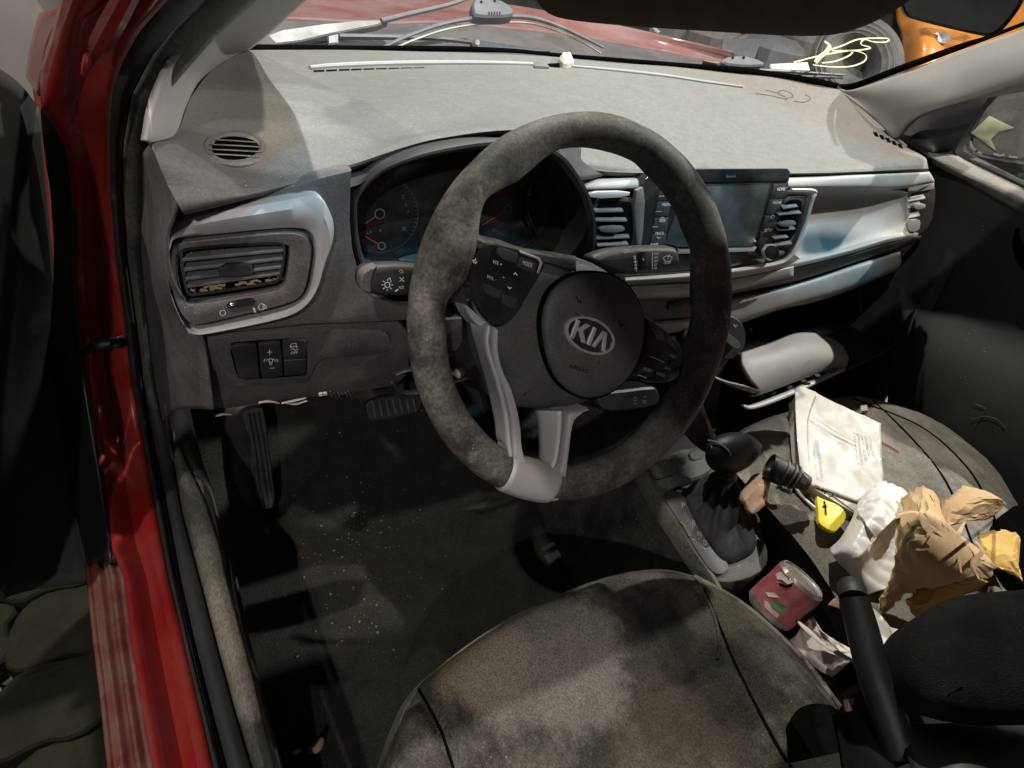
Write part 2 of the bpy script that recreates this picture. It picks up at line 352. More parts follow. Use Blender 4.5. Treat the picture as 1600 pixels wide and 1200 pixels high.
class On:
    """finds the point of a built surface that a pixel of the photograph falls on"""
    def __init__(s, o): vs, fs = SURF[o.name]; s.t = BVHTree.FromPolygons(vs, fs)
    def __call__(s, u, v, h=0.0):
        d = ray(u, v).normalized(); r = s.t.ray_cast(CAM, d)
        if r[0] is None: return CAM + d * 0.8
        n = r[1] if r[1].dot(d) < 0 else -r[1]; return r[0] + n * h
    def N(s, u, v):
        d = ray(u, v).normalized(); r = s.t.ray_cast(CAM, d)
        if r[0] is None: return -d
        return r[1] if r[1].dot(d) < 0 else -r[1]
    def plane(s, u, v): return Plane(s(u, v), s.N(u, v))
def tube(name, P, R, m, parent=None, seg=10, n=None, cap=True, flat=1.0, up=None, geo=False, **kw):
    P = spline(P, n) if n else [V(p) for p in P]
    k = len(P); R = R if isinstance(R, (list, tuple)) else [R] * 2
    rr = [x.x for x in spline([V((r, 0, 0)) for r in R], k)] if len(R) > 1 else [R[0]] * k
    vs = []; fs = []; ref = up or V((0.13, 0.2, 0.97))
    for i in range(k):
        t = (P[min(i + 1, k - 1)] - P[max(i - 1, 0)]).normalized()
        a = t.cross(ref); a = a.normalized() if a.length > 1e-4 else t.orthogonal().normalized()
        b = a.cross(t)
        for j in range(seg):
            q = 2 * math.pi * j / seg; vs.append(P[i] + a * math.cos(q) * rr[i] + b * math.sin(q) * rr[i] * flat)
    for i in range(k - 1):
        for j in range(seg):
            l = (j + 1) % seg; fs.append((i * seg + j, i * seg + l, (i + 1) * seg + l, (i + 1) * seg + j))
    if cap: fs += [tuple(range(seg))[::-1], tuple(range((k - 1) * seg, k * seg))]
    if geo: return vs, fs
    return mesh(name, vs, fs, m, parent, **kw)
class MB:
    def __init__(s): s.v = []; s.f = []
    def add(s, vs, fs):
        b = len(s.v); s.v += [V(v) for v in vs]; s.f += [tuple(i + b for i in f) for f in fs]; return s
    def box(s, c, sx, sy, sz, ax=None):
        X_, Y_, Z_ = ax or (V((1, 0, 0)), V((0, 1, 0)), V((0, 0, 1))); c = V(c)
        vs = [c + X_ * sx * i / 2 + Y_ * sy * j / 2 + Z_ * sz * k / 2 for i in (-1, 1) for j in (-1, 1) for k in (-1, 1)]
        return s.add(vs, [(0, 1, 3, 2), (4, 6, 7, 5), (0, 4, 5, 1), (2, 3, 7, 6), (0, 2, 6, 4), (1, 5, 7, 3)])
    def tube(s, P, R, seg=8, n=None, **k): return s.add(*tube('', P, R, None, seg=seg, n=n, geo=True, **k))
    def out(s, name, m, parent=None, **kw): return mesh(name, s.v, s.f, m, parent, **kw)
def ribbon(mb, P3, n, wd, h=0.0004):
    """a raised printed stroke along 3-D points lying on a surface of normal n"""
    P3 = [V(p) for p in P3]; vs = []; fs = []
    for i, p in enumerate(P3):
        t = (P3[min(i + 1, len(P3) - 1)] - P3[max(i - 1, 0)]).normalized(); a = n.cross(t).normalized() * wd / 2
        vs += [p - a + n * h, p + a + n * h]
    for i in range(len(P3) - 1): fs.append((2 * i, 2 * i + 2, 2 * i + 3, 2 * i + 1))
    mb.add(vs, fs)
def strokes(mb, P, lines, wd, h=0.0004):
    for l in lines: ribbon(mb, P.L(l), P.n, wd, h)
def circ(cx, cy, r, n=16, a0=0, a1=360, ry=None, rot=0):
    ry = ry or r; o = []; c, s = math.cos(math.radians(rot)), math.sin(math.radians(rot))
    for i in range(n + (0 if a1 - a0 == 360 else 1)):
        a = math.radians(a0 + (a1 - a0) * i / n); x, y = r * math.cos(a), ry * math.sin(a); o.append((cx + x * c - y * s, cy + x * s + y * c))
    return o
def cl(p): return p + p[:1]
def text(mb, s, P, p0, p1, hpx, h=0.0005, depth=0.0, fit=True):
    """lettering standing on a plane: its baseline runs from pixel p0 to pixel p1"""
    cu = bpy.data.curves.new('t', 'FONT'); cu.body = s; cu.size = 1; cu.resolution_u = 3; cu.extrude = depth
    ob = bpy.data.objects.new('t', cu); S.collection.objects.link(ob); bpy.context.view_layer.update()
    me = bpy.data.meshes.new_from_object(ob.evaluated_get(bpy.context.evaluated_depsgraph_get()))
    A, B = P(*p0), P(*p1); e1 = (B - A); Wd = e1.length; e1.normalize(); e2 = P.n.cross(e1).normalized()
    ud = V((p1[0] - p0[0], p1[1] - p0[1])).normalized(); tp = P(p0[0] + ud.y * hpx, p0[1] - ud.x * hpx); H = abs((tp - A).dot(e2))
    xs = [v.co.x for v in me.vertices]; mn, mx = min(xs), max(xs); sx = Wd / (mx - mn) if fit else H / 0.7; sy = H / 0.72
    mb.add([A + e1 * ((v.co.x - mn) * sx) + e2 * v.co.y * sy + P.n * (h + v.co.z * 1.0) for v in me.vertices], [tuple(p.vertices) for p in me.polygons])
    bpy.data.objects.remove(ob); bpy.data.meshes.remove(me); bpy.data.curves.remove(cu)
def lerp2(a, b, t): return (a[0] + (b[0] - a[0]) * t, a[1] + (b[1] - a[1]) * t)
def quadpx(q, a, b):   # bilinear point inside a pixel quad (tl, tr, br, bl)
    return lerp2(lerp2(q[0], q[1], a), lerp2(q[3], q[2], a), b)
# ================================================================== ground and hall outside
def sheet(name, pts, m, **kw): return mesh(name, pts, [(0, 1, 2, 3)], m, smooth=False, kind='structure', **kw)
sheet('ground', [(-30, -30, -1.02), (40, -30, -1.02), (40, 40, -1.02), (-30, 40, -1.02)], 'concrete')
pav = thing('pavement', None, None, (-0.8, 0.3, -1.02), kind='structure')
def paver_shape(cx, cy, a):
    o = []
    base = [(-.11, -.055), (-.075, -.09), (-.02, -.07), (.03, -.085), (.08, -.06), (.11, -.03), (.085, .02), (.11, .06), (.07, .09), (.02, .07), (-.03, .085), (-.08, .06), (-.10, .02)]
    c, s = math.cos(a), math.sin(a)
    for x, y in chaikin([V(b) for b in base], 1): o.append(V((cx + x * c - y * s, cy + x * s + y * c, -0.955 + random.uniform(0, .0))))
    return o
for i in range(-3, 6):
    for j in range(-4, 9):
        cx, cy = -0.85 + i * 0.196 + (j % 2) * 0.02, 0.35 + j * 0.160
        if cx > -0.5: continue
        ringed('paver', [p + V((0, 0, random.uniform(-.003, .003))) for p in paver_shape(cx, cy, random.uniform(-.04, .04))], V((0, 0, 1)), [(0, -.05), (0, -.008), (.004, -.002), (.010, 0)], 'paver', pav)
# far wall of the hall with darker panels and roller doors
mesh('back_wall', [(-9, 9.5, -1.02), (14, 7.5, -1.02), (14, 7.5, 4.5), (-9, 9.5, 4.5)], [(0, 1, 2, 3)], 'wall', smooth=False,
     label='pale dusty wall of the hall far beyond the windscreen', cat='wall')
mesh('side_wall', [(-3.4, -3, -1.02), (-2.6, 9, -1.02), (-2.6, 9, 3.5), (-3.4, -3, 3.5)], [(0, 1, 2, 3)], 'wall', smooth=False,
     label='brownish grey wall seen past the open driver door', cat='wall')
# ================================================================== car body
def sub(name, label, parent=None):
    o = bpy.data.objects.new(name, None); S.collection.objects.link(o); o.parent = parent or car; o['label'] = label; o.empty_display_size = .02; return o
car = thing('red_car', 'red car shell around the cabin with glossy door frame, bonnet and windscreen', 'car', (0.36, 0.2, -0.95))
def VY(v):
    T = [(-80, .03), (0, .08), (50, .13), (100, .17), (150, .2), (225, .26), (300, .31), (400, .36), (500, .375), (600, .35), (700, .27), (800, .17), (900, .08), (1000, .0), (1200, -.13), (1300, -.2)]
    for (a, b), (c, d) in zip(T, T[1:]):
        if a <= v <= c: return b + (d - b) * (v - a) / (c - a)
    return T[-1][1]
def band(pts, off=0.0):
    return [py(u, v, VY(v) + off) for u, v in pts]
vv = [-80, 0, 50, 100, 150, 225, 300, 400, 500, 600, 700, 800, 900, 1000, 1100, 1200, 1290]
def lineu(tab):
    def f(v):
        for (a, b), (c, d) in zip(tab, tab[1:]):
            if a <= v <= c: return b + (d - b) * (v - a) / (c - a)
        return tab[-1][1]
    return f
U0 = lineu([(-90, 142), (0, 116), (50, 97), (100, 85), (150, 72), (170, 66), (225, 100), (300, 112), (400, 111), (500, 116), (575, 127), (660, 142), (750, 160), (850, 172), (900, 195), (1000, 206), (1100, 222), (1200, 240), (1300, 256)])
U1 = lineu([(-90, 330), (0, 262), (50, 217), (100, 190), (150, 175), (225, 171), (300, 172), (400, 180), (500, 195), (600, 205), (700, 225), (800, 243), (900, 262), (1000, 287), (1100, 310), (1200, 332), (1300, 352)])
U2 = lineu([(-90, 380), (0, 318), (50, 268), (100, 228), (150, 203), (225, 190), (300, 189), (400, 196), (500, 210), (600, 222), (700, 237), (800, 257), (900, 275), (1000, 297), (1100, 322), (1200, 348), (1300, 370)])
U3 = lineu([(-90, 480), (0, 402), (50, 345), (100, 300), (150, 257), (225, 232), (300, 226), (400, 224), (500, 231), (600, 248), (700, 268), (800, 285), (900, 312), (1000, 338), (1100, 365), (1200, 395), (1300, 420)])
U4 = lineu([(600, 250), (700, 282), (780, 322), (850, 345), (900, 355), (1000, 382), (1065, 400), (1200, 430), (1300, 452)])
def strip(name, fa, fb, v0, v1, offs, m, n=60, k=5, prof=None, z=-.35, **kw):
    vs_ = [v0 + (v1 - v0) * i / (n - 1) for i in range(n)]; rows = []
    for v in vs_:
        r = []
        for j in range(k):
            t = j / (k - 1); o = offs[0] + (offs[1] - offs[0]) * t; pr = prof(t) if prof else 0
            u = fa(v) + (fb(v) - fa(v)) * t; w_ = min(1, max(0, (v - 560) / 180)); w_ = w_ * w_ * (3 - 2 * w_)
            a = py(u, v, VY(v) + o + pr)
            if w_ > 0: a = a.lerp(pz(u, v, z + o * .6 - pr), w_)
            r.append(a)
        rows.append(r)
    return gridmesh(name, rows, m, car, 0.004, **kw)
# painted door frame: the sunk rebate of the hinge pillar, its flange and the outer corner
strip('door_frame', U0, U1, -80, 1290, (0.02, 0.0), 'redpaint', 110, 9, lambda t: 0.018 * math.sin(math.pi * min(1, max(0, (t - .15) / .7))) ** 2)
UL = lineu([(-90, 116), (0, 92), (60, 78), (110, 62), (170, 64), (225, 98), (900, 194), (1300, 250)])
strip('door_frame_edge', UL, U0, -80, 170, (0.06, 0.02), 'redpaint', 30, 4)
# folded seams and the dent on the pillar
mb = MB()
mb.tube([py(205, -20, .07), py(183, 20, .10), py(160, 62, .13), py(148, 78, .145)], [.006, .007, .007, .004], 8, 14)
mb.tube([py(137, 85, .15), py(135, 100, .155), (py(131, 116, .165))], [.002, .003, .002], 8, 8)
mb.out('pressed_seam', 'redpaint', car)
SO = lineu([(880, 137), (900, 139), (1000, 150), (1075, 160), (1200, 173), (1300, 185)])
strip('door_step', SO, U0, 880, 1290, (0.0, 0.0), 'scuff', 40, 24, lambda t: 0.0022 * math.sin(t * 16) - .003 * max(0, 1 - abs(t - .55) / .06), z=-.365)
strip('door_seal', U1, U2, -80, 1290, (-0.006, -0.004), 'rubber', 110, 7, lambda t: -0.012 * math.sin(math.pi * t))
strip('seal_groove', lambda v: U2(v) - 1, lambda v: U2(v) + 5, -80, 1290, (0.006, 0.006), 'void', 90, 3)
strip('pillar_lining', lambda v: U2(v) + 3, U3, -80, 640, (-0.002, 0.004), 'mud', 70, 7, lambda t: -0.010 * math.sin(math.pi * t))
strip('sill_lining', lambda v: U2(v) + 3, U3, 600, 1290, (-0.002, 0.0), 'rubber', 60, 7, lambda t: -0.006 * math.sin(math.pi * t))
strip('sill_trim', U3, U4, 600, 1290, (-0.002, 0.0), 'mud', 60, 7, lambda t: -0.008 * math.sin(math.pi * t), z=-.34)
# windscreen pillar trims
patch('pillar_trim', [Y((232, 224, .11), (275, 210, .19), (291, 170, .29), (311, 130, .39), (345, 102, .48), (388, 79, .57), (430, 45, .44), (482, -2, .32), (560, -70, .15)),
                      Y((231, 222, .105), (260, 195, .16), (274, 155, .22), (294, 115, .28), (328, 85, .33), (362, 60, .38), (402, 22, .30), (450, -20, .22), (520, -85, .1)),
                      Y((230, 220, .10), (236, 178, .13), (252, 132, .15), (276, 92, .15), (308, 62, .14), (345, 28, .12), (385, -8, .10), (420, -40, .08), (470, -95, .03))], 60, 16, 'trim', car, 0.004)
patch('pillar_trim', [X((1298, 132, 1.0), (1326, 141, 1.0), (1400, 118, 1.0), (1500, 80, 1.0), (1620, 38, 1.0), (1700, 8, 1.0)),
                      X((1316, 145, 1.0), (1350, 156, 1.0), (1430, 140, .97), (1510, 112, .97), (1625, 75, .97), (1710, 50, .97)),
                      X((1348, 172, 1.0), (1388, 190, .99), (1450, 172, .965), (1520, 152, .965), (1625, 118, .965), (1710, 95, .965)),
                      X((1380, 200, 1.0), (1399, 214, .99), (1438, 180, 1.0), (1500, 158, 1.0), (1620, 136, 1.0), (1710, 118, 1.0)),
                      X((1384, 204, 1.02), (1402, 216, 1.01), (1440, 183, 1.03), (1502, 161, 1.03), (1620, 140, 1.03), (1710, 122, 1.03))], 60, 26, 'trimr', car, 0.004, label='grey dusty windscreen pillar trim on the passenger side')
# windscreen with its black border and blue shade band
WB = Y((388, 76, .575), (450, 75, .61), (560, 75, .655), (700, 78, .68), (870, 86, .70), (1060, 102, .69), (1210, 118, .645), (1322, 139, .56))
WT = [V((-0.33, -0.03, .405)), V((-0.18, -0.035, .425)), V((0.0, -0.035, .435)), V((.18, -.04, .44)), V((.38, -.045, .44)), V((.6, -.04, .44)), V((.82, -.02, .425)), V((1.0, .02, .40))]
def WS(a, b): # a along the base 0..1, b up
    A = spline(WB, 41)[round(a * 40)]; T = spline(WT, 41)[round(a * 40)]; m = A.lerp(T, b); return m + V((0, .05, .06)) * (4 * b * (1 - b))
G = [[WS(i / 40, j / 16) for i in range(41)] for j in range(0, 17)]; gridmesh('windscreen', G, 'glass', car)
# black frit border along the base (seen as the dark line above the dashboard)
fr = [(380, 84, 70), (450, 82, 70), (560, 79, 71.5), (700, 80, 72), (800, 82, 76), (870, 88, 83), (960, 96, 90), (1060, 105, 98), (1150, 114, 105), (1210, 124, 112), (1270, 134, 122), (1300, 141, 128), (1330, 140, 131), (1400, 115, 104), (1500, 78, 68), (1540, 63, 56), (1620, 32, 26)]
def fy(u):
    T = [(380, .575), (450, .605), (560, .65), (700, .675), (870, .695), (1060, .685), (1210, .64), (1322, .56)]
    for (a, b), (c, d) in zip(T, T[1:]):
        if a <= u <= c: return b + (d - b) * (u - a) / (c - a)
    return .56
lo, hi = [], []
for u, a, b in fr:
    if u <= 1330: lo.append(py(u, a + 1, fy(u) - .004)); hi.append(py(u, b, fy(u) - .004))
    else: lo.append(px(u, a, 1.0)); hi.append(px(u, b, 1.0))
gridmesh('windscreen_border', [spline(lo, 80), spline(hi, 80)], 'void', car, 0.002)
# roof with its front edge above the wheel, and the rear part of the frame (outside the picture)
G = [[V((x, y - .02 * max(0, abs(x - .36) - .3), z + .035 * (1 - ((x - .36) / .8) ** 2) + .02 * min(1, (-y) / .5))) for x in [-.385 + 1.49 * i / 14 for i in range(15)]] for y, z in ((-.035, .405), (-.12, .43), (-.4, .46), (-.9, .47), (-1.6, .44), (-2.2, .35))]
gridmesh('roof', G, 'redpaint', car, 0.02)
# bonnet, scuttle and wings seen through the screen
def hood(y): return V((0, 0, 0))
patch('bonnet', [Y((360, 25, .78), (460, 28, .84), (600, 35, .88), (690, 34, .90), (800, 43, .91), (900, 55, .90), (1000, 72, .87), (1140, 99, .82)),
                 Y((360, 8, .98), (460, 12, 1.05), (600, 17, 1.1), (700, 16, 1.12), (800, 28, 1.05), (900, 44, 1.0), (1000, 64, .93), (1140, 95, .84)),
                 Y((360, -20, 1.3), (460, -16, 1.5), (600, -8, 1.6), (700, 2, 1.5), (800, 18, 1.25), (900, 37, 1.08), (1000, 59, .96), (1140, 92, .85)),
                 [p + V((0, .1, -.25)) for p in Y((360, -20, 1.3), (460, -16, 1.5), (600, -8, 1.6), (700, 2, 1.5), (800, 18, 1.25), (900, 37, 1.08), (1000, 59, .96), (1140, 92, .85))]], 60, 30, 'redhood', car, 0.01)
patch('scuttle', [Y((370, 95, .64), (460, 92, .69), (600, 92, .74), (700, 93, .755), (800, 95, .765), (900, 102, .76), (1000, 112, .75), (1140, 128, .72), (1300, 152, .64)),
                  Y((370, 50, .70), (460, 52, .76), (600, 55, .80), (700, 56, .82), (800, 62, .83), (900, 72, .82), (1000, 85, .80), (1140, 108, .77), (1300, 140, .68)),
                  Y((370, 27, .77), (460, 30, .83), (600, 37, .87), (690, 36, .89), (800, 45, .90), (900, 57, .89), (1000, 74, .86), (1140, 101, .81), (1300, 137, .70))], 60, 14, 'scut', car, 0.004)
patch('front_wing', [band([(60, 20), (45, 80), (40, 120)], .25), band([(108, 10), (80, 60), (60, 150)], .12)], 12, 6, 'redpaint', car, .01)
patch('wing_liner', [Y((60, 22, .36), (66, 80, .33), (74, 130, .3)), Y((72, 25, .34), (76, 75, .32), (82, 112, .3))], 10, 4, 'black', car, .004)
# windscreen wipers lying on the scuttle
def wy(u, v, y): return py(u, v, y)
P = tilt(.74, .06, 60)
wip = sub('wiper_arm', 'grey wiper arm crossing the glass above the left end of the dashboard')
mb = MB(); ringed_pts = [(402, 64), (408, 58), (440, 46), (500, 37), (560, 31), (600, 30), (606, 33), (590, 39), (520, 52), (470, 64), (420, 70), (406, 70)]
ringed('arm_cover', P.L(ringed_pts, .02), P.n, [(0, -.012), (0, -.002), (.002, 0)], 'greymetal', wip, back=True)
tube('arm_rod', [P(596, 33, .02), P(640, 22, .025), P(700, 8, .03), P(735, -4, .035)], [.005, .004, .003], 'greymetal', wip, 8, 12)
plate('retaining_clip', [(552, 46), (580, 41), (579, 45), (553, 50)], P.up(.014), .003, 'greymetal', wip)
ringed('pivot_cap', P.L(circ(403, 66, 6, 12), .03), P.n, [(0, -.02), (0, 0), (.002, .003)], 'greymetal', wip)
bl = sub('wiper_blade', 'grey curved wiper blade arching up from the scuttle behind the steering wheel')
Q = tilt(.72, .1, 55)
a_ = [(598, 74), (640, 55), (690, 38), (740, 29), (790, 26), (830, 28), (870, 40), (910, 58), (942, 74)]
tube('blade_spine', Q.L(a_, .02), [.0035, .005, .006, .006, .005, .0035], 'greymetal', bl, 8, 40, flat=.7)
tube('rubber_strip', Q.L([(u + 2, v + 9) for u, v in a_[:-1]] + [(938, 83)], .012), [.003, .004, .004, .004, .003], 'paper', bl, 6, 40, flat=.5, label='pale underside strip of the curved wiper blade')
ringed('blade_mount', Q.L(chaikin([V(p) for p in [(737, 4), (745, -2), (778, 0), (792, 8), (803, 18), (800, 28), (742, 28), (738, 20)]], 1), .03), Q.n, [(0, -.015), (0, 0), (.003, .004)], 'greymetal', bl)
mb = MB(); [mb.box(Q(764 + 4.2 * i, 21, .035), .0015, .002, .006) for i in range(5)]; mb.out('mount_ribs', 'black', bl)
for c in ((752, 3), (773, 1)): ringed('mount_hole', Q.L(circ(*c, 2, 10), .0345), Q.n, [(0, 0), (0, .0005)], 'void', bl)
w2 = sub('wiper_link', 'grey link arm with a bolt lying along the bottom of the glass')
plate('link_arm', [(735, 62), (752, 63), (800, 70), (860, 80), (830, 79), (740, 74)], tilt(.71, .08, 60), .008, 'greymetal', w2)
ringed('bolt_head', tilt(.705, .08, 60).L(circ(745, 68, 4, 12)), tilt(0, 0, 60).n, [(0, -.003), (0, .003), (.001, .004)], 'chrome', w2)
tube('link_rod', Y((530, 57, .73), (600, 58, .73), (680, 60, .73), (735, 66, .73)), [.008, .007, .006], 'greymetal', w2, 8, 12, flat=.6)
ringed('link_block', tilt(.735, .08, 60).L([(511, 60), (530, 56), (529, 72), (512, 74)]), tilt(0, 0, 60).n, [(0, -.01), (0, .004), (.002, .006)], 'greymetal', w2)
w3 = sub('wiper_blade', 'grey wiper blade at the passenger end of the windscreen base')
Q = tilt(.70, .1, 55)
tube('blade_spine', Q.L([(1098, 95), (1130, 101), (1180, 109), (1240, 112), (1318, 117)], .01), [.003, .007, .006, .004], 'greymetal', w3, 8, 24, flat=.6)
tube('rubber_strip', Q.L([(1098, 99), (1130, 106), (1180, 114), (1240, 119), (1316, 121)], .004), [.003, .004], 'black', w3, 6, 24)
ringed('blade_mount', Q.L(chaikin([V(p) for p in [(1130, 90), (1160, 87), (1180, 92), (1200, 103), (1165, 105), (1127, 101)]], 1), .03), Q.n, [(0, -.02), (0, 0), (.003, .003)], 'greymetal', w3)
for c in ((1145, 90), (1162, 90)): ringed('mount_hole', Q.L(circ(*c, 2, 10), .034), Q.n, [(0, 0), (0, .0005)], 'void', w3)
# marker scribble on the outside of the glass
mb = MB(); Q = tilt(.62, .14, 62)
SC = [[(1288, 65), (1296, 72), (1290, 82), (1280, 90), (1274, 98)], [(1290, 80), (1315, 72), (1340, 62), (1370, 60), (1388, 61), (1384, 66), (1365, 66), (1350, 62), (1345, 70), (1360, 75), (1340, 79), (1300, 80)],
      [(1240, 98), (1270, 90), (1310, 82), (1335, 80), (1352, 86), (1350, 96), (1330, 104), (1300, 105), (1270, 102)], [(1284, 99), (1305, 96), (1325, 88), (1332, 82)]]
for l, wd in zip(SC, (.010, .004, .0035, .0035)): ribbon(mb, spline(Q.L(l), 50), Q.n, wd, .001)
mb.out('paint_scribble', 'paint', None, label='pale yellow paint marker scribble on the windscreen near the passenger pillar', cat='paint mark')
# ------------------------------------------------------------------ cars and clutter beyond the windscreen
oc = thing('parked_car', 'orange car corner with a clear headlight seen through the windscreen', 'car', (3.0, 2.3, -1.02))
def O(u, v, k): return CAM + ray(u, v) * k
patch('bumper', [[O(1405, -30, 3.0), O(1450, -10, 2.95), O(1520, 0, 2.95), O(1600, 0, 3.1), O(1700, 20, 3.4)], [O(1400, 25, 3.0), O(1450, 30, 2.85), O(1500, 45, 2.85), O(1560, 60, 2.95), O(1680, 90, 3.3)],
                 [O(1408, 60, 2.95), O(1440, 70, 2.8), O(1480, 90, 2.8), O(1540, 110, 2.9), O(1660, 140, 3.2)], [O(1405, 150, 2.95), O(1430, 170, 2.85), O(1480, 190, 2.85), O(1540, 200, 2.95), O(1640, 220, 3.2)]], 30, 24, 'orange', oc, .02)
hp = Plane(O(1480, 55, 2.78), -ray(1480, 55))
hl = ringed('headlight', hp.L(chaikin([V(p) for p in [(1432, 44), (1450, 42), (1490, 48), (1525, 58), (1500, 68), (1470, 74), (1455, 64), (1440, 58)]], 2)), hp.n, [(0, -.05), (0, 0), (.01, .02), (.03, .03)], 'clear', oc)
ringed('reflector', hp.L(circ(1475, 58, 10, 16), .02), hp.n, [(0, -.02), (0, .0), (.02, -.02)], 'chrome', hl)
tw = sub('wheel', 'large dark scuffed tyre of the orange car', oc)
tp = Plane(O(1350, 95, 2.55), -ray(1340, 90) + V((0, 0, .5)))
ringed('tread', tp.L(circ(1340, 95, 74, 40)), tp.n, [(0, -.22), (0, 0), (.02, .03), (.05, .045), (.09, .04), (.12, .0), (.14, -.08)], 'tyre', tw)
for r_ in (50, 58, 66):
    mb = MB(); ribbon(mb, tp.L(cl(circ(1340, 95, r_, 40)), .045), tp.n, .006, .001); mb.out('sidewall_ring', 'wall', tw)
mb = MB()
g = thing('stacked_engine', 'grey heap of car parts on the hall floor beyond the bonnet', 'car part', O(1240, 70, 3.2))
for i, (u, v, s_) in enumerate([(1215, 75, .22), (1262, 62, .2), (1180, 70, .16), (1240, 50, .2), (1290, 60, .14), (1120, 55, .22), (1060, 40, .2)]):
    c = O(u, v, 3.2 + .05 * i); L = [c + V((math.cos(a) * s_ * random.uniform(.7, 1.1), math.sin(a) * s_ * .8 * random.uniform(.7, 1.1), 0)) for a in [k * math.pi / 4 for k in range(8)]]
    ringed('casting', L, V((0, 0, 1)), [(0, -.25), (0, 0), (.03, .03), (.08, .05)], ['greymetal', 'tyre', 'fascia'][i % 3], g, back=True)
for nm, q, m_, lb, ct, dd in (('paper_sheet', [(1050, 68), (1118, 85), (1120, 93), (1052, 77)], 'paper', 'long white sheet lying on the floor beyond the bonnet', 'paper', 2.2),
                      ('paper_sheet', [(1204, 100), (1262, 97), (1266, 110), (1206, 108)], 'tissue', 'small pale sheet lying under the marker scribble', 'paper', 2.0),
                      ('metal_strip', [(1020, 43), (1024, 42), (1032, 49), (1028, 51)], 'chrome', 'short bright metal strip on the floor past the bonnet', 'scrap', 2.6),
                      ('grey_car_panel', [(1130, 60), (1190, 62), (1180, 90), (1128, 84)], 'greymetal', 'flat grey body panel lying flat beyond the passenger wiper', 'car part', 3.0)):
    p = Plane(O(*q[0], dd), V((0, -.5, .85)))
    mesh_ = plate(nm, q, p, .006, m_, None, label=lb, cat=ct)
# dim shapes on the hall floor right beyond the bonnet
for (x, y, sx, sy, sz, m_, lb) in ((-1.0, 3.4, .8, 1.6, .9, 'wall', 'pale wrapped bulk standing past the left wing'), (1.0, 4.6, 1.6, 1.2, .7, 'tyre', 'dark low car body parked beyond the bonnet'), (2.6, 5.0, 1.5, 1.2, .6, 'greymetal', 'grey car body parked behind the pile of parts')):
    L = [V((x + sx * a, y + sy * b, -1.02 + sz)) for a, b in ((-.5, -.5), (-.2, -.56), (.2, -.56), (.5, -.5), (.55, 0), (.5, .5), (-.5, .5), (-.55, 0))]
    ringed('parked_car' if 'car' in lb else 'wrapped_bundle', L, V((0, 0, 1)), [(-.02, -sz), (-.03, -.3 * sz), (.05, -.1 * sz), (.18, 0), (.3, .04)], m_, None, label=lb, cat='car' if 'car' in lb else 'bundle')
# ================================================================== dashboard
dash = thing('dashboard', 'dusty grey dashboard with silver trim running across the cabin', 'dashboard', (0.3, 0.3, -0.1))
rows = [
 Y((388, 79, .57), (450, 78, .60), (560, 78, .645), (700, 81, .67), (870, 89, .69), (960, 97, .69), (1060, 105, .68), (1210, 121, .635), (1325, 143, .55)),
 Y((335, 108, .45), (430, 102, .50), (560, 104, .55), (710, 107, .585), (840, 106, .60), (930, 112, .60), (1070, 128, .59), (1230, 150, .54), (1382, 196, .44)),
 Y((300, 150, .33), (410, 145, .36), (540, 135, .42), (690, 132, .44), (820, 142, .45), (930, 152, .455), (1080, 168, .45), (1260, 195, .42), (1412, 226, .36)),
 Y((275, 207, .19), (385, 190, .25), (520, 170, .31), (680, 160, .33), (835, 184, .30), (925, 205, .30), (1085, 220, .31), (1270, 232, .31), (1437, 240, .30)),
 Y((240, 224, .12), (375, 240, .165), (530, 225, .215), (680, 200, .245), (835, 194, .24), (915, 238, .23), (1095, 250, .235), (1280, 256, .235), (1447, 247, .26)),
 Y((244, 245, .10), (385, 268, .135), (535, 245, .185), (685, 209, .215), (836, 199, .22), (915, 252, .205), (1097, 262, .21), (1283, 264, .21), (1449, 255, .245)),
 Y((262, 290, .093), (395, 294, .118), (542, 260, .165), (688, 217, .20), (838, 207, .205), (913, 264, .198), (1098, 270, .20), (1285, 270, .203), (1451, 263, .238)),
]
# a slight crumple of the skin so that light plays on it
def skin(p): return V((0, 0, .0012 * noise.noise(p * 6)))
pad = patch('upper_pad', rows, 120, 70, 'dash', dash, disp=skin, ang=60)
onpad = On(pad)
patch('pad_lip', [rows[-1], Y((285, 331, .088), (402, 304, .116), (545, 264, .168), (690, 221, .21), (840, 212, .215), (913, 270, .205), (1098, 275, .21), (1285, 273, .21), (1451, 267, .245)),
                  Y((290, 336, .12), (402, 309, .14), (545, 270, .19), (690, 228, .23), (840, 219, .23), (913, 273, .225), (1098, 278, .23), (1285, 276, .225), (1451, 270, .26))], 100, 10, 'fascia', dash, ang=60)
patch('end_panel', [Y((233, 226, .118), (262, 290, .095), (286, 333, .09), (263, 345, .095), (258, 400, .10), (276, 462, .11), (312, 515, .12), (332, 640, .12)),
                    Y((228, 232, .14), (240, 300, .14), (246, 350, .14), (240, 400, .15), (246, 462, .16), (262, 515, .18), (275, 640, .20)),
                    Y((222, 240, .25), (222, 300, .29), (220, 350, .32), (220, 400, .345), (228, 500, .36), (240, 600, .34), (252, 660, .30))], 40, 14, 'fascia', dash, .003)
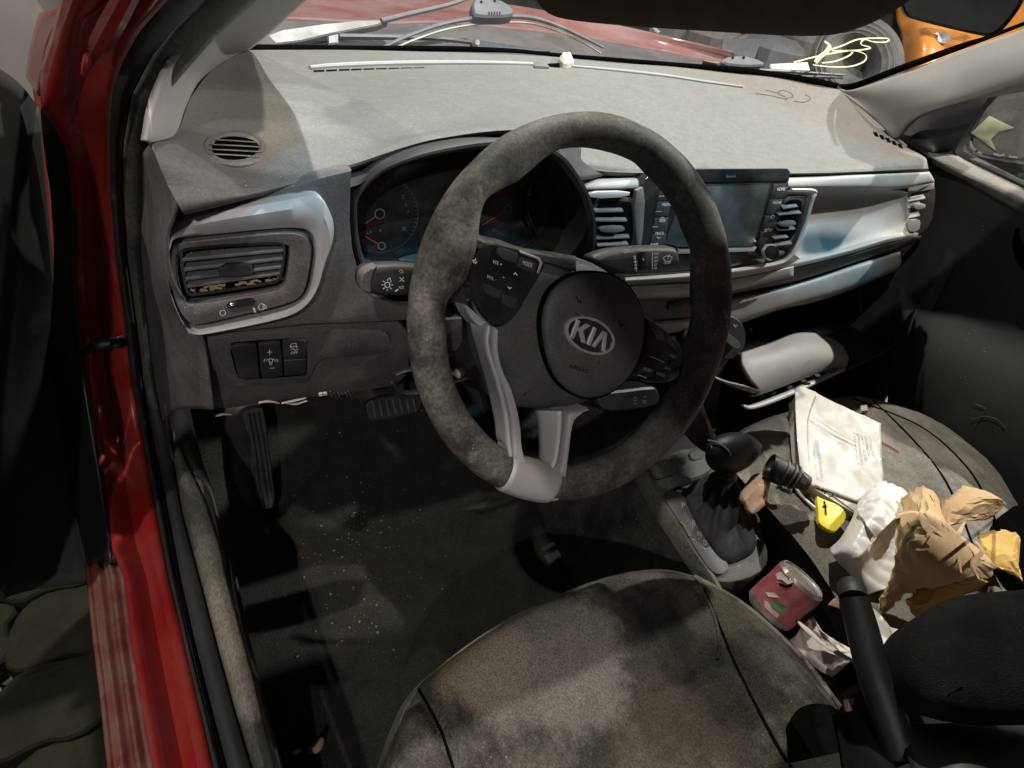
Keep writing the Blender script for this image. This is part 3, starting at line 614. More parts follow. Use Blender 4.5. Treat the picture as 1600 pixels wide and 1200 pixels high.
# demister slot along the windscreen
mb = MB(); mb.tube([onpad(u, v, .002) for u, v in ((484, 108), (520, 105), (600, 101.5), (700, 100), (780, 100.5), (832, 102))], [.0025, .0035, .0035, .003], 8, 50)
mb.out('demister_ridge', 'silverd', dash)
mb = MB(); mb.tube([onpad(u, v, .002) for u, v in ((893, 105), (960, 111), (1040, 120), (1100, 129), (1160, 137))], [.002, .003, .002], 8, 40)
mb.out('demister_ridge', 'silverd', dash)
for i in range(9):
    a, b = 490 + i * 19.5, 490 + i * 19.5 + 17; sl = lambda u: 113.0 - (u - 490) * .052 + ((u - 490) / 180) ** 2 * 2.4; hh = 2.6 - i * .24
    L = [onpad(a, sl(a), .0006), onpad(b, sl(b), .0006), onpad(b, sl(b) - hh, .0006), onpad(a, sl(a) - hh, .0006)]
    mesh('demister_slot', L, [(0, 1, 2, 3)], 'void', dash, smooth=False)
P = onpad.plane(856, 100)
plate('light_sensor', [(834, 101), (840, 96), (846, 97), (858, 104), (836, 103)], P, .006, 'fascia', dash, h=.004)
plate('sensor_gap', [(856, 99), (874, 98), (875, 104), (860, 103)], P, .002, 'void', dash, h=.002)
P = onpad.plane(882, 101)
ringed('foam_scrap', P.L(chaikin([V(p) for p in [(873, 95), (877, 91), (883, 93), (889, 91), (894, 97), (896, 102), (888, 106), (876, 104)]], 1), .002), P.n, [(0, -.002), (0, .006), (.004, .012), (.007, .010)], 'ivory', None,
       label='small cream foam scrap by the sensor at the windscreen base', cat='scrap')
# scrawled line and cracks at the far corner of the pad
mb = MB()
for l in ([(1196, 141), (1212, 145), (1228, 152), (1216, 147), (1222, 141), (1236, 146), (1238, 152), (1228, 154)], [(1180, 146), (1205, 150), (1230, 156)], [(1240, 158), (1256, 160), (1266, 154), (1258, 148)]):
    for a, b in zip(spline([V(p) for p in l], 24), spline([V(p) for p in l], 24)[1:]):
        n = onpad.N(a.x, a.y); ribbon(mb, [onpad(a.x, a.y), onpad(b.x, b.y)], n, .0025, .0008)
mb.out('scrawl', 'penline', dash)
# round demister outlet
P = onpad.plane(367, 233); vent = ringed('round_vent', P.L(circ(367, 233, 52, 40, ry=27, rot=3)), P.n, [(0, -.006), (0, .0005), (.002, .0025), (.006, .0025), (.0085, .0008), (.010, -.0005)], 'fascia', dash, cap=False)
ringed('vent_opening', P.L(circ(368, 234, 42, 36, ry=20.5, rot=3), .0012), P.n, [(0, -.001), (0, .0003)], 'void', vent)
for i, v in enumerate((220, 227.5, 235, 242.5)):
    hw = 40 * math.sqrt(max(0, 1 - ((v - 233.5) / 20.5) ** 2)); mb = MB()
    mb.tube([P(367 - hw + 1, v - 1.5, .003), P(367, v + .2, .0035), P(367 + hw + 2, v + 2.5, .003)], [.0011, .0012, .0011], 6, 8, flat=.6); mb.out('slat', 'fascia', vent)
# passenger end outlet on the top of the pad (dark notches)
mb = MB()
for i in range(5):
    u, v = 1368 + i * 9.5, 209 + i * 4.6; P = onpad.plane(u, v)
    ringed('vent_slot', P.L([(u - 4, v - 3), (u + 2, v - 2), (u + 5, v + 5), (u - 1, v + 3)], .0008), P.n, [(0, 0), (0, .0006)], 'void', dash)
# ------------------------------------------------------------------ driver side fascia
FL = tilt(.125, 0, 4)          # the main face left of the wheel
plate('fascia_panel', [(250, 352), (262, 340), (300, 330), (400, 305), (500, 278), (550, 266), (548, 300), (547, 345), (551, 390), (562, 432), (585, 462), (620, 478), (650, 482), (650, 500), (560, 505), (480, 508), (400, 516), (320, 524), (300, 518), (262, 460), (250, 400)], FL, .02, 'fascia', dash, bev=.002)
# silver loop round the left air vent
outer = [(262, 372), (262, 350), (285, 334), (340, 322), (420, 308), (470, 299), (488, 297), (500, 303), (512, 325), (519, 345), (516, 372), (506, 395), (500, 425), (492, 450), (478, 470), (458, 482), (420, 492), (360, 504), (310, 513), (296, 514), (292, 508), (282, 490), (268, 462), (258, 425), (256, 395)]
inner = [(268, 370), (268, 366), (290, 364), (345, 359), (400, 354), (440, 351), (465, 352), (475, 354), (485, 362), (489, 375), (490, 390), (487, 412), (482, 440), (476, 455), (464, 466), (450, 474), (420, 483), (360, 496), (310, 505), (296, 507), (290, 500), (279, 485), (268, 458), (261, 425), (260, 395)]
no = 96; O3 = resample(FL.L(chaikin([V(p) for p in outer], 2), .004), no, True); 
def ringframe(name, outer, inner, P, hs, m, parent, n=96, it=2, **kw):
    a = resample(P.L(chaikin([V(p) for p in outer], it)), n, True); b = resample(P.L(chaikin([V(p) for p in inner], it)), n, True)
    # line the two loops up by angle
    ca = sum(a, V()) / n; k = min(range(n), key=lambda i: (b[i] - a[0]).length); b = b[k:] + b[:k]
    loops = [[a[i].lerp(b[i], t) + P.n * h for i in range(n)] for t, h in hs]
    return loft(name, loops, m, parent, **kw)
sv = ringframe('silver_surround', outer, inner, FL, [(0, -.004), (0, .008), (.04, .011), (.3, .015), (.7, .014), (.95, .010), (1, .006), (1, -.002)], 'silver', dash)
pod_o = [(268, 374), (285, 368), (345, 362), (400, 357), (440, 354), (465, 355), (478, 361), (484, 375), (484, 392), (481, 415), (476, 440), (468, 456), (454, 464), (420, 474), (360, 488), (310, 500), (298, 500), (288, 492), (277, 475), (268, 450), (264, 420), (264, 395)]
pod_i = [(276, 392), (285, 384), (345, 379), (400, 375), (438, 374), (447, 377), (450, 384), (448, 400), (445, 425), (440, 440), (430, 446), (400, 452), (340, 462), (300, 467), (290, 465), (284, 455), (279, 435), (275, 410)]
av = ringframe('air_vent', pod_o, pod_i, FL, [(0, .002), (.02, .009), (.12, .013), (.5, .0125), (.9, .0115), (1, .010), (1, -.0005)], 'fascia', dash, label='air vent with chipped dusty slats at the driver door end')
plate('vent_back', pod_i, FL, .001, 'void', av, it=1, h=.001)
mb = MB(); mb.add(*(lambda a, b: ([*a, *b], [(i, (i + 1) % 60, 60 + (i + 1) % 60, 60 + i) for i in range(60)]))(resample(FL.L(chaikin([V(p) for p in [(278, 393), (288, 386), (440, 376), (448, 385), (441, 437), (430, 444), (300, 464), (290, 462)]], 2), .0125), 60, True), resample(FL.L(chaikin([V(p) for p in [(283, 396), (290, 390), (437, 381), (444, 388), (437, 433), (427, 440), (301, 459), (293, 457)]], 2), .0118), 60, True)))
mb.out('vent_lip', 'gloss', av)
q = [(283, 392), (446, 380), (438, 440), (290, 462)]
for k, (t, bx) in enumerate(((.20, 0), (.42, 0), (.63, 0), (.80, 0))):
    a, b = quadpx(q, .0, t), quadpx(q, 1.0, t - .02); A, B = FL(*a, .009), FL(*b, .009)
    e = (B - A).normalized(); up = FL.n.cross(e)
    vs = []; 
    for p in (A, B): vs += [p + FL.n * .002 - up * .0005, p + FL.n * .002 + up * .0012, p - FL.n * .006 + up * .0042, p - FL.n * .006 + up * .003]
    mesh('slat', vs, [(0, 1, 5, 4), (1, 2, 6, 5), (2, 3, 7, 6), (3, 0, 4, 7), (0, 3, 2, 1), (4, 5, 6, 7)], 'slat', av, smooth=False, label='chipped slat with grime behind it' if k == 3 else None)
for k in range(6):
    for t0, t1 in ((.02, .17), (.84, .98)):
        a, b = quadpx(q, .1 + k * .155, t0), quadpx(q, .1 + k * .155, t1); mb = MB(); mb.tube([FL(*a, .006), FL(*b, .006)], [.0007] * 2, 6); mb.out('vane', 'fascia', av)
ringed('vent_tab', FL.L(chaikin([V(p) for p in [(341, 415), (392, 410), (396, 425), (390, 430), (346, 433), (342, 428)]], 1), .013), FL.n, [(0, -.006), (0, 0), (.0012, .0015), (.003, .0015)], 'gloss', av)
mb = MB()
for i in range(26):
    t = random.random(); a = quadpx(q, t, .9 + random.uniform(-.06, .06)); mb.tube([FL(*a, .0065), FL(a[0] + random.uniform(5, 12), a[1] + random.uniform(-3, 3), .0065)], [.0012, .0008], 5)
mb.out('grime', 'kraft', av, kind='stuff')
wh = ringed('vent_wheel', FL.L(chaikin([V(p) for p in [(353, 474), (380, 468), (396, 466), (399, 470), (396, 476), (375, 481), (356, 483)]], 1), .013), FL.n, [(0, -.002), (0, .0005), (.001, .002), (.002, .0026)], 'gloss', av)
mb = MB(); strokes(mb, FL, [cl(circ(345, 478, 4.2, 20))], .0006, .0132); strokes(mb, FL, [cl(circ(405, 469, 4.8, 20)), [(407, 465), (407, 472)], [(408, 465), (412, 467), (412, 471), (408, 472)]], .0006, .0132)
strokes(mb, FL, [[(391, 468), (393, 475)], [(392, 468), (394, 475)], [(393, 468), (395, 475)]], .0006, .0162); mb.out('lettering', 'white', av)
# knee panel with switches
KP = tilt(.135, -.12, -8)
plate('knee_panel', [(292, 524), (302, 518), (400, 516), (500, 508), (618, 500), (640, 520), (640, 600), (560, 612), (545, 618), (470, 622), (400, 633), (336, 642), (305, 620), (296, 570)], KP.up(-.002), .03, 'fascia', dash, bev=.002, it=1)
plate('knee_pad', [(318, 532), (350, 528), (360, 524), (482, 516), (560, 514), (612, 518), (612, 556), (520, 560), (496, 566), (484, 596), (470, 601), (375, 608), (362, 604), (348, 586), (330, 582)], KP.up(.003), .008, 'fascia', dash, bev=.003, it=2)
plate('switch_recess', [(357, 538), (370, 534), (470, 528), (479, 531), (480, 584), (475, 588), (380, 594), (370, 590)], KP.up(.0036), .002, 'void', dash, it=1)
for nm, q_ in (('blank_switch', [(360, 540), (370, 536.5), (400, 535), (406, 589), (380, 592), (373, 588)]), ('dimmer_switch', [(402.5, 534.5), (438, 532), (442, 585), (408, 588.5)]), ('stability_switch', [(440.5, 531.5), (474, 529), (478, 532), (477.5, 556), (442, 557.5)]), ('blank_switch', [(442.5, 560), (477.5, 558), (478, 580), (474, 583), (444, 585)])):
    L = KP.L(rnd(q_, .06), .0045); ringed(nm, L, KP.n, [(0, -.002), (0, .002), (.0006, .0028), (.0014, .003)], 'black', dash)
mb = MB(); K2 = KP.up(.0078)
strokes(mb, K2, [[(417, 550), (425, 549.5)], [(421, 546), (421, 554)], [(421, 575), (429, 574.5)], circ(423, 566, 8, 10, 200, 340, ry=6), cl(circ(423, 563, 3, 10)), [(421, 566), (422, 570)], [(425, 566), (424, 570)], [(414, 560), (412, 565)], [(432, 560), (434, 565)]], .0006)
strokes(mb, K2, [cl([(455, 537), (462, 536), (464, 541), (453, 541.5)]), [(453, 540), (455, 543)], [(462, 540), (464, 543)], [(454, 546), (458, 544), (461, 547), (466, 545)]], .0009); text(mb, 'OFF', K2, (454, 553), (465, 552.4), 4, 0.0003)
mb.out('lettering', 'white', dash)
# ragged edge and loose white clips under the knee panel
mb = MB()
for l in ([(404, 629), (420, 627), (436, 630)], [(440, 630), (455, 627), (478, 622)], [(446, 630), (462, 631), (480, 626)], [(337, 650), (350, 647), (362, 648)]): mb.tube(KP.L(l, .004), [.0015, .0022, .0012], 6, 8, flat=.5)
for c in ((501, 616), (508, 615)): mb.box(KP(*c, .004), .004, .003, .003)
mb.out('loose_clips', 'tissue', dash)
mb = MB(); [mb.tube(KP.L([(515 + 6 * i + random.uniform(-2, 2), 613 + random.uniform(-2, 2)), (519 + 6 * i, 619 + random.uniform(-3, 3))], .004), [.001, .0008], 5) for i in range(6)]; mb.out('loose_wires', 'greymetal', dash)
# ------------------------------------------------------------------ instrument cluster
LN = tilt(.185, .0, 14)         # dial face
FR = tilt(.135, .0, 8)
co = [(549, 332), (549, 312), (556, 298), (574, 276), (600, 257), (650, 238), (700, 226), (770, 216), (840, 219), (880, 240), (900, 268), (918, 298), (927, 328), (930, 362), (926, 396), (905, 440), (860, 470), (760, 476), (660, 470), (600, 448), (570, 430), (556, 402), (550, 362)]
ci = [(557, 332), (557, 315), (564, 300), (580, 282), (606, 265), (655, 248), (705, 238), (772, 230), (835, 232), (868, 250), (888, 275), (905, 302), (915, 330), (918, 362), (914, 390), (896, 418), (850, 430), (760, 432), (680, 432), (640, 428), (580, 425), (566, 402), (558, 362)]
cb = ringframe('cluster_bezel', co, ci, FR, [(-.06, -.004), (0, .002), (.15, .006), (.5, .006), (1, .002), (1, -.02), (1.03, -.055)], 'black', dash, n=120)
clu = plate('instrument_cluster', [(540, 290), (600, 240), (700, 215), (840, 205), (900, 240), (940, 300), (945, 380), (920, 440), (800, 470), (640, 470), (560, 440), (535, 360)], LN.up(-.006), .01, 'void', dash, label='dark unlit instrument dials behind the steering wheel')
lens = plate('lens', [(557, 330), (562, 300), (580, 275), (640, 250), (700, 240), (830, 230), (870, 250), (905, 300), (915, 360), (905, 396), (840, 404), (760, 398), (700, 392), (640, 397), (600, 408), (572, 402), (560, 370)], LN, .003, 'gloss', clu, it=2)
patch('dial_shelf', [LN.L([(566, 398), (600, 410), (640, 398), (690, 392)], .001), FR.L([(566, 415), (600, 434), (640, 432), (690, 430)], 0)], 20, 4, 'dash', clu)
def dial(cx, cy, r, hr, needle, ticks, nums, m='vdim'):
    mb = MB(); strokes(mb, LN, [cl(circ(cx, cy, hr, 24))], .0010, .0008); mb.out('needle_hub', 'dimprint', clu)
    mb = MB(); ribbon(mb, LN.L(needle), LN.n, .0013, .0012); mb.out('needle', 'redprint', clu)
    if r:
        mb = MB(); strokes(mb, LN, [circ(cx, cy, r, 40, -70, 230)], .0004, .0006)
        for k in range(ticks):
            a = math.radians(-220 + k * 260 / ticks); strokes(mb, LN, [[(cx + math.cos(a) * r * .93, cy + math.sin(a) * r * .93), (cx + math.cos(a) * r, cy + math.sin(a) * r)]], .0005, .0006)
        for s_, u, v in nums: text(mb, s_, LN, (u - 2.6, v), (u + 2.6, v), 7, .0006)
        mb.out('dial_marks', m, clu)
dial(593, 334, 60, 7.5, [(588, 337), (575, 346), (557, 358)], 40, [('5', 629, 311), ('7', 637, 335), ('8', 631, 361), ('6', 634, 322)])
dial(596, 384, 0, 5.5, [(589, 380), (579, 374), (570, 369)], 0, [])
dial(793, 326, 62, 6, [(787, 329), (770, 341), (752, 352)], 60, [('100', 816, 294), ('20', 770, 336), ('60', 776, 303), ('120', 830, 315)])
mb = MB(); text(mb, 'E', LN, (568, 380), (572, 379), 6, .0008); strokes(mb, LN, [[(573, 363), (576, 366)], [(578, 361), (580, 364)], [(594, 358), (594, 362)]], .0006); mb.out('fuel_letter', 'dimprint', clu)
mb = MB(); text(mb, 'C', LN, (769, 362), (773, 362), 5, .0008); strokes(mb, LN, [[(778, 349), (778, 354)], [(787, 346), (787, 351)], [(769, 356), (783, 365)]], .0005); mb.out('gauge_marks', 'vdim', clu)
tube('lens_ridge', LN.L([(850, 250), (828, 290), (822, 320), (830, 350), (845, 372)], .006), [.001, .004, .004, .001], 'gloss', clu, 8, 20, flat=.4)
# brow: deep black shelf under the pad lip down to the bezel
patch('brow', [Y((402, 308, .14), (545, 268, .19), (620, 246, .215), (690, 228, .23), (765, 219, .235), (840, 219, .23), (878, 236, .225), (905, 262, .22)),
               Y((430, 303, .135), (552, 276, .165), (612, 256, .18), (690, 233, .19), (765, 222, .19), (830, 222, .19), (868, 240, .19), (895, 268, .19)),
               Y((470, 300, .128), (556, 290, .14), (600, 260, .15), (700, 232, .15), (770, 222, .15), (838, 224, .15), (880, 244, .15), (900, 272, .15))], 50, 10, 'black', dash)
patch('brow_end', [Y((872, 232, .17), (890, 230, .19), (908, 231, .225)), Y((885, 250, .16), (900, 250, .18), (911, 250, .21)), Y((905, 280, .15), (925, 278, .18), (945, 272, .20))], 12, 10, 'black', dash, .003)
# ------------------------------------------------------------------ centre and passenger fascia
patch('silver_strip', [Y((900, 280, .205), (960, 278, .205), (1030, 277, .205), (1235, 277, .203), (1340, 273, .212), (1400, 271, .225), (1452, 268, .24)),
                       Y((900, 283, .195), (960, 281, .195), (1030, 280, .195), (1235, 280, .194), (1340, 276, .204), (1400, 273, .218), (1454, 271, .234)),
                       Y((905, 296, .188), (960, 295, .188), (1030, 293, .188), (1235, 292, .188), (1340, 291, .20), (1400, 291, .214), (1460, 282, .232)),
                       Y((905, 300, .20), (960, 299, .20), (1030, 297, .20), (1235, 295, .203), (1340, 294, .213), (1400, 296, .226), (1458, 286, .24))], 80, 14, 'silverd', dash, .002, ang=50)
patch('passenger_panel', [Y((1225, 293, .205), (1300, 293, .208), (1360, 293, .216), (1405, 298, .226), (1418, 302, .235)),
                          Y((1225, 305, .232), (1300, 304, .236), (1360, 303, .238), (1405, 305, .24), (1418, 306, .238)),
                          Y((1225, 340, .225), (1300, 335, .23), (1360, 332, .236), (1405, 333, .238), (1419, 332, .236)),
                          Y((1215, 375, .205), (1300, 365, .215), (1360, 358, .225), (1405, 352, .232), (1420, 350, .233)),
                          Y((1140, 425, .185), (1240, 402, .192), (1320, 384, .205), (1385, 368, .218), (1420, 362, .227)),
                          Y((1130, 434, .172), (1240, 411, .180), (1320, 393, .193), (1385, 374, .208), (1425, 366, .22)),
                          Y((1130, 440, .172), (1240, 418, .180), (1320, 399, .194), (1385, 380, .21), (1435, 369, .224))], 90, 44, 'silverd', dash, .002, ang=60)
patch('lower_strip', [Y((960, 447, .170), (1080, 441, .170), (1135, 436, .173), (1240, 415, .180)), Y((960, 450, .165), (1080, 444, .165), (1135, 440, .168), (1240, 419, .176)), Y((965, 466, .165), (1080, 461, .165), (1135, 453, .168), (1240, 429, .176)), Y((965, 469, .172), (1080, 464, .172), (1135, 456, .174), (1240, 431, .182))], 40, 8, 'silverd', dash, .002)
patch('trim_underside', [Y((1080, 452, .172), (1130, 441, .174), (1240, 419, .182), (1320, 400, .196), (1385, 381, .212), (1440, 369, .226)), Y((1080, 470, .195), (1130, 462, .197), (1240, 440, .205), (1320, 415, .215), (1385, 393, .225), (1436, 374, .235))], 50, 5, 'fascia', dash, .002)
patch('knee_shelf', [Y((960, 490, .195), (1080, 480, .198), (1135, 466, .20), (1240, 443, .21), (1320, 418, .22), (1406, 393, .232)),
                     Y((960, 500, .185), (1080, 488, .188), (1135, 474, .19), (1240, 450, .198), (1320, 426, .21), (1408, 398, .224)),
                     Y((960, 520, .18), (1080, 512, .182), (1135, 500, .185), (1240, 471, .193), (1320, 448, .205), (1407, 415, .222)),
                     Y((960, 535, .188), (1080, 525, .19), (1150, 508, .19), (1200, 488, .198), (1250, 478, .205), (1320, 457, .215), (1395, 424, .232))], 60, 20, 'silverd', dash, .003)
patch('shelf_gap', [Y((1080, 466, .20), (1240, 437, .212), (1436, 372, .24)), Y((1080, 500, .22), (1240, 455, .23), (1410, 400, .245))], 20, 3, 'black', dash)
patch('dash_underside', [Y((1080, 522, .20), (1240, 478, .21), (1400, 424, .24)), Y((1090, 530, .45), (1250, 485, .45), (1400, 440, .45))], 20, 6, 'black', dash, .003)
# hazard switch panel and its tray
CP = tilt(.178, -.06, 10)
plate('centre_panel', [(940, 462), (1135, 456), (1140, 500), (1080, 498), (1000, 510), (960, 515)], CP.up(-.004), .012, 'fascia', dash)
hz = plate('hazard_switch', [(1046, 472), (1095, 467), (1097, 487), (1044, 489)], CP.up(.001), .004, 'black', dash, it=1)
mb = MB(); strokes(mb, CP.up(.0012), [[(1064, 483.5), (1070, 474), (1077, 483), (1064, 483.5)], [(1067, 481.8), (1070, 477), (1073.5, 481.6), (1067, 481.8)]], .0012); mb.out('warning_triangle', 'redprint', hz)
patch('tray_lip', [Y((990, 505, .165), (1080, 497, .165), (1125, 490, .17)), Y((990, 512, .16), (1080, 504, .16), (1125, 497, .165)), Y((990, 526, .165), (1080, 517, .165), (1125, 508, .17))], 20, 8, 'silverd', dash, .003)
plate('tray_void', [(1000, 520), (1130, 508), (1145, 560), (1100, 600), (1000, 590)], CP.up(-.02), .004, 'void', dash)
# climate controls
CK = tilt(.17, -.17, 18)
plate('climate_panel', [(1020, 530), (1060, 525), (1120, 512), (1148, 520), (1150, 545), (1130, 575), (1120, 590), (1030, 590)], CK, .03, 'silverd', dash, it=1)
kn = ringed('climate_knob', CK.L(circ(1128, 524, 28, 40, ry=34)), CK.n, [(0, 0), (0, .012), (.002, .014), (.005, .014)], 'black', dash, label='round climate knob showing past the right of the wheel rim')
ringed('knob_grip', CK.L(chaikin([V(p) for p in [(1126, 515), (1133, 520), (1150, 533), (1149, 541), (1142, 543), (1130, 535), (1122, 527)]], 2), .014), CK.n, [(0, 0), (0, .010), (.001, .012), (.003, .012)], 'greymetal', kn)
mb = MB(); strokes(mb, CK.up(.0145), [[(1146, 506), (1149, 511), (1152, 507)], [(1136, 500), (1140, 503)]], .001); mb.out('lettering', 'white', kn)
k2 = ringed('climate_knob', CK.L(circ(1078, 530, 22, 32, ry=20)), CK.n, [(0, 0), (0, .010), (.002, .012), (.005, .012)], 'black', dash)
ringed('knob_ring', CK.L(circ(1078, 527, 18, 28, ry=14)), CK.n, [(0, .012), (0, .015), (.002, .016), (.004, .013)], 'chrome', k2, cap=False)
plate('climate_rocker', [(1118, 556), (1131, 553), (1132, 562), (1127, 574), (1119, 574)], CK.up(.006), .01, 'greymetal', dash, it=1)
# ------------------------------------------------------------------ head unit
HP = tilt(.17, .02, 15, .42)
hu = plate('head_unit', [(1008, 280), (1024, 268), (1100, 266), (1231, 266), (1233, 290), (1222, 335), (1206, 384), (1200, 400), (1194, 412), (1130, 418), (995, 430), (990, 400)], HP, .03, 'gloss', dash, bev=.002, label='black touchscreen radio standing proud of the dashboard')
plate('top_band', [(1022, 265), (1231, 263.5), (1235, 268), (1233, 283), (1030, 285)], HP.up(.003), .01, 'gloss', hu, bev=.0012)
sc = plate('display', [(1094, 289), (1203, 286), (1193, 330), (1176, 385), (1060, 386), (1040, 380), (1058, 330)], HP.up(.0012), .001, 'screen', hu)
mb = MB(); strokes(mb, HP.up(.0014), [[(1094, 289), (1203, 286), (1193, 330), (1176, 386), (1060, 389)]], .0012); mb.out('display_rim', 'black', hu)
plate('chin_strip', [(1060, 389), (1183, 386), (1179, 393), (1060, 397)], HP.up(.0018), .002, 'silverd', hu)
for i in range(4):
    q = [(1208, 287), (1231, 286), (1205, 385), (1182, 387)]; t0, t1 = i / 4 + .008, (i + 1) / 4 - .012
    c = [quadpx(q, .06, t0), quadpx(q, .96, t0), quadpx(q, .96, t1), quadpx(q, .06, t1)]
    plate('menu_key', c, HP.up(.0018), .002, 'black', hu)
for i in range(4):
    q = [(1031, 290), (1052, 289), (1040, 388), (1014, 390)]; t0, t1 = i / 4 + .008, (i + 1) / 4 - .012
    c = [quadpx(q, .04, t0), quadpx(q, .96, t0), quadpx(q, .96, t1), quadpx(q, .04, t1)]
    plate('menu_key', c, HP.up(.0018), .002, 'black', hu)
mb = MB(); H2 = HP.up(.0022)
for s_, a, b, h_ in (('HOME', (1214, 298), (1226, 297.5), 5), ('PHONE', (1207, 319), (1220, 318.5), 4.5), ('SETUP', (1194, 362), (1206, 361.5), 4.5), ('MEDIA', (1034, 322), (1048, 321.5), 4.6), ('SEEK', (1030, 347), (1040, 346.5), 4.6), ('TRACK', (1023, 367), (1037, 366.5), 4.6), ('POWER', (1016, 384), (1028, 383), 3.6)):
    text(mb, s_, H2, a, b, h_, .0003)
strokes(mb, H2, [[(1031.5, 342), (1034.5, 339), (1037.5, 341)], [(1026, 370), (1029, 372.5), (1032, 370)], [(1204, 339), (1207, 335.5), (1210, 339), (1207, 342), (1204, 339)]], .0006); mb.out('lettering', 'white', hu)
mb = MB(); text(mb, 'Bluetooth', HP.up(.0034), (1134, 277.5), (1149, 277), 4.5, .0003); mb.out('brand_line', 'dimprint', hu)
mb = MB()
for i in range(3): strokes(mb, H2, [[(1029 - i * 5, 306.5 + i * 24), (1038 - i * 5, 306.3 + i * 24)]], .0008)
mb.out('key_light_bars', 'silver', hu)
kb = ringed('volume_knob', HP.L(circ(1196, 392, 11.5, 28, ry=12), .001), HP.n, [(0, 0), (0, .010), (.001, .0125), (.002, .012), (.003, .0122)], 'gloss', hu)
ringed('knob_ring', HP.L(circ(1196, 392, 11.8, 28, ry=12.3), .001), HP.n, [(0, .006), (-.0003, .009), (.0008, .0115)], 'chrome', kb, cap=False)
# silver line round the centre stack
mb = MB(); mb.tube([HP(u, v, .004) for u, v in ((1236, 296), (1272, 298), (1270, 312), (1256, 358), (1243, 388), (1232, 402), (1212, 412), (1137, 424), (1060, 431), (975, 437))], [.0022, .003, .003, .0035, .004, .004, .0035], 8, 70, flat=.8)
mb.out('stack_trim', 'silver', dash)
plate('stack_surround', [(1225, 298), (1271, 300), (1268, 314), (1253, 360), (1240, 390), (1230, 401), (1210, 410), (1137, 421), (960, 434), (960, 425), (1190, 405)], HP.up(-.002), .02, 'black', dash)
patch('stack_ledge', [HP.L([(960, 430), (1137, 420), (1212, 408), (1236, 394)], .002), Y((960, 447, .168), (1137, 436, .172), (1225, 417, .178), (1250, 404, .184))], 30, 4, 'silverd', dash)
# right centre vent
rv = plate('air_vent', [(1228, 308), (1257, 306), (1261, 310), (1257, 330), (1245, 378), (1240, 386), (1208, 390), (1210, 370), (1222, 330)], HP.up(.001), .004, 'black', dash, it=1)
plate('vent_back', [(1228, 313), (1254, 311), (1252, 330), (1241, 374), (1212, 380), (1224, 330)], HP.up(.0016), .001, 'void', rv, it=1)
def slatpx(a, b, P, wd, m, parent, dp=.008, drop=.45, **kw):
    A, B = P(*a), P(*b); e = (B - A).normalized(); up = P.n.cross(e); up = up if up.z > 0 else -up
    vs = []
    for p in (A, B): vs += [p - up * wd * .15, p + up * wd * .1, p + up * wd - P.n * dp, p + up * (wd * .7) - P.n * dp]
    return mesh('slat', vs, [(0, 1, 5, 4), (1, 2, 6, 5), (2, 3, 7, 6), (3, 0, 4, 7), (0, 3, 2, 1), (4, 5, 6, 7)], m, parent, smooth=False, **kw)
for a, b in (((1224, 326), (1247, 323)), ((1217, 336), (1252, 333)), ((1216, 360), (1243, 358)), ((1209, 373), (1232, 371)), ((1206, 385), (1238, 381))): slatpx(a, b, HP.up(.007), .005, 'slat', rv)
plate('vent_tab', [(1217, 349), (1240, 344), (1245, 348), (1243, 353), (1222, 355)], HP.up(.010), .006, 'greymetal', rv, it=1)
wv = plate('vent_wheel', [(1211, 394), (1226, 391), (1227, 398), (1212, 401)], HP.up(.005), .004, 'greymetal', dash, it=1)
# left centre vent
lv = plate('air_vent', [(922, 308), (984, 308), (992, 314), (994, 380), (985, 392), (940, 396), (930, 388)], HP.up(.0), .004, 'black', dash, it=1)
plate('vent_back', [(926, 314), (980, 314), (988, 318), (990, 376), (982, 388), (942, 390), (932, 384)], HP.up(.0006), .001, 'void', lv, it=1)
for a, b in (((930, 331), (974, 330)), ((931, 345), (980, 345)), ((932, 373), (984, 371)), ((934, 384), (982, 382))): slatpx(a, b, HP.up(.005), .0060, 'slat', lv)
plate('vent_tab', [(936, 355), (972, 352), (978, 358), (972, 363), (940, 364)], HP.up(.008), .006, 'slat', lv, it=1)
plate('vent_header', [(916, 300), (986, 298), (982, 308), (925, 311)], HP.up(.006), .006, 'silver', dash, it=1)
plate('vent_side', [(990, 300), (1010, 290), (1003, 390), (996, 392)], HP.up(.003), .006, 'fascia', dash, it=1)
# passenger end vent
EV = Plane(py(1435, 330, .236), (-.35, -.9, .15))
ev = plate('air_vent', [(1418, 300), (1440, 288), (1462, 285), (1461, 320), (1455, 350), (1438, 366), (1420, 372)], EV.up(-.004), .02, 'black', dash, it=1, label='air vent with dusty slats at the passenger end of the dashboard')
plate('vent_rim', [(1419, 292), (1460, 286), (1460, 295), (1424, 302), (1420, 372), (1416, 372)], EV.up(.002), .004, 'silverd', ev)
for a, b in (((1419, 315), (1446, 310)), ((1419, 325), (1440, 321)), ((1419, 341), (1438, 337))): slatpx(a, b, EV.up(.004), .006, 'silverd', ev)
plate('vent_tab', [(1426, 319), (1446, 318), (1447, 325), (1432, 328)], EV.up(.010), .006, 'silverd', ev, it=1)
plate('vent_wheel', [(1418, 345), (1437, 342), (1439, 350), (1436, 361), (1419, 363)], EV.up(.008), .008, 'silverd', ev, it=1)
plate('vent_foot', [(1418, 364), (1436, 363), (1434, 370), (1420, 371)], EV.up(.004), .008, 'silver', ev, it=1)
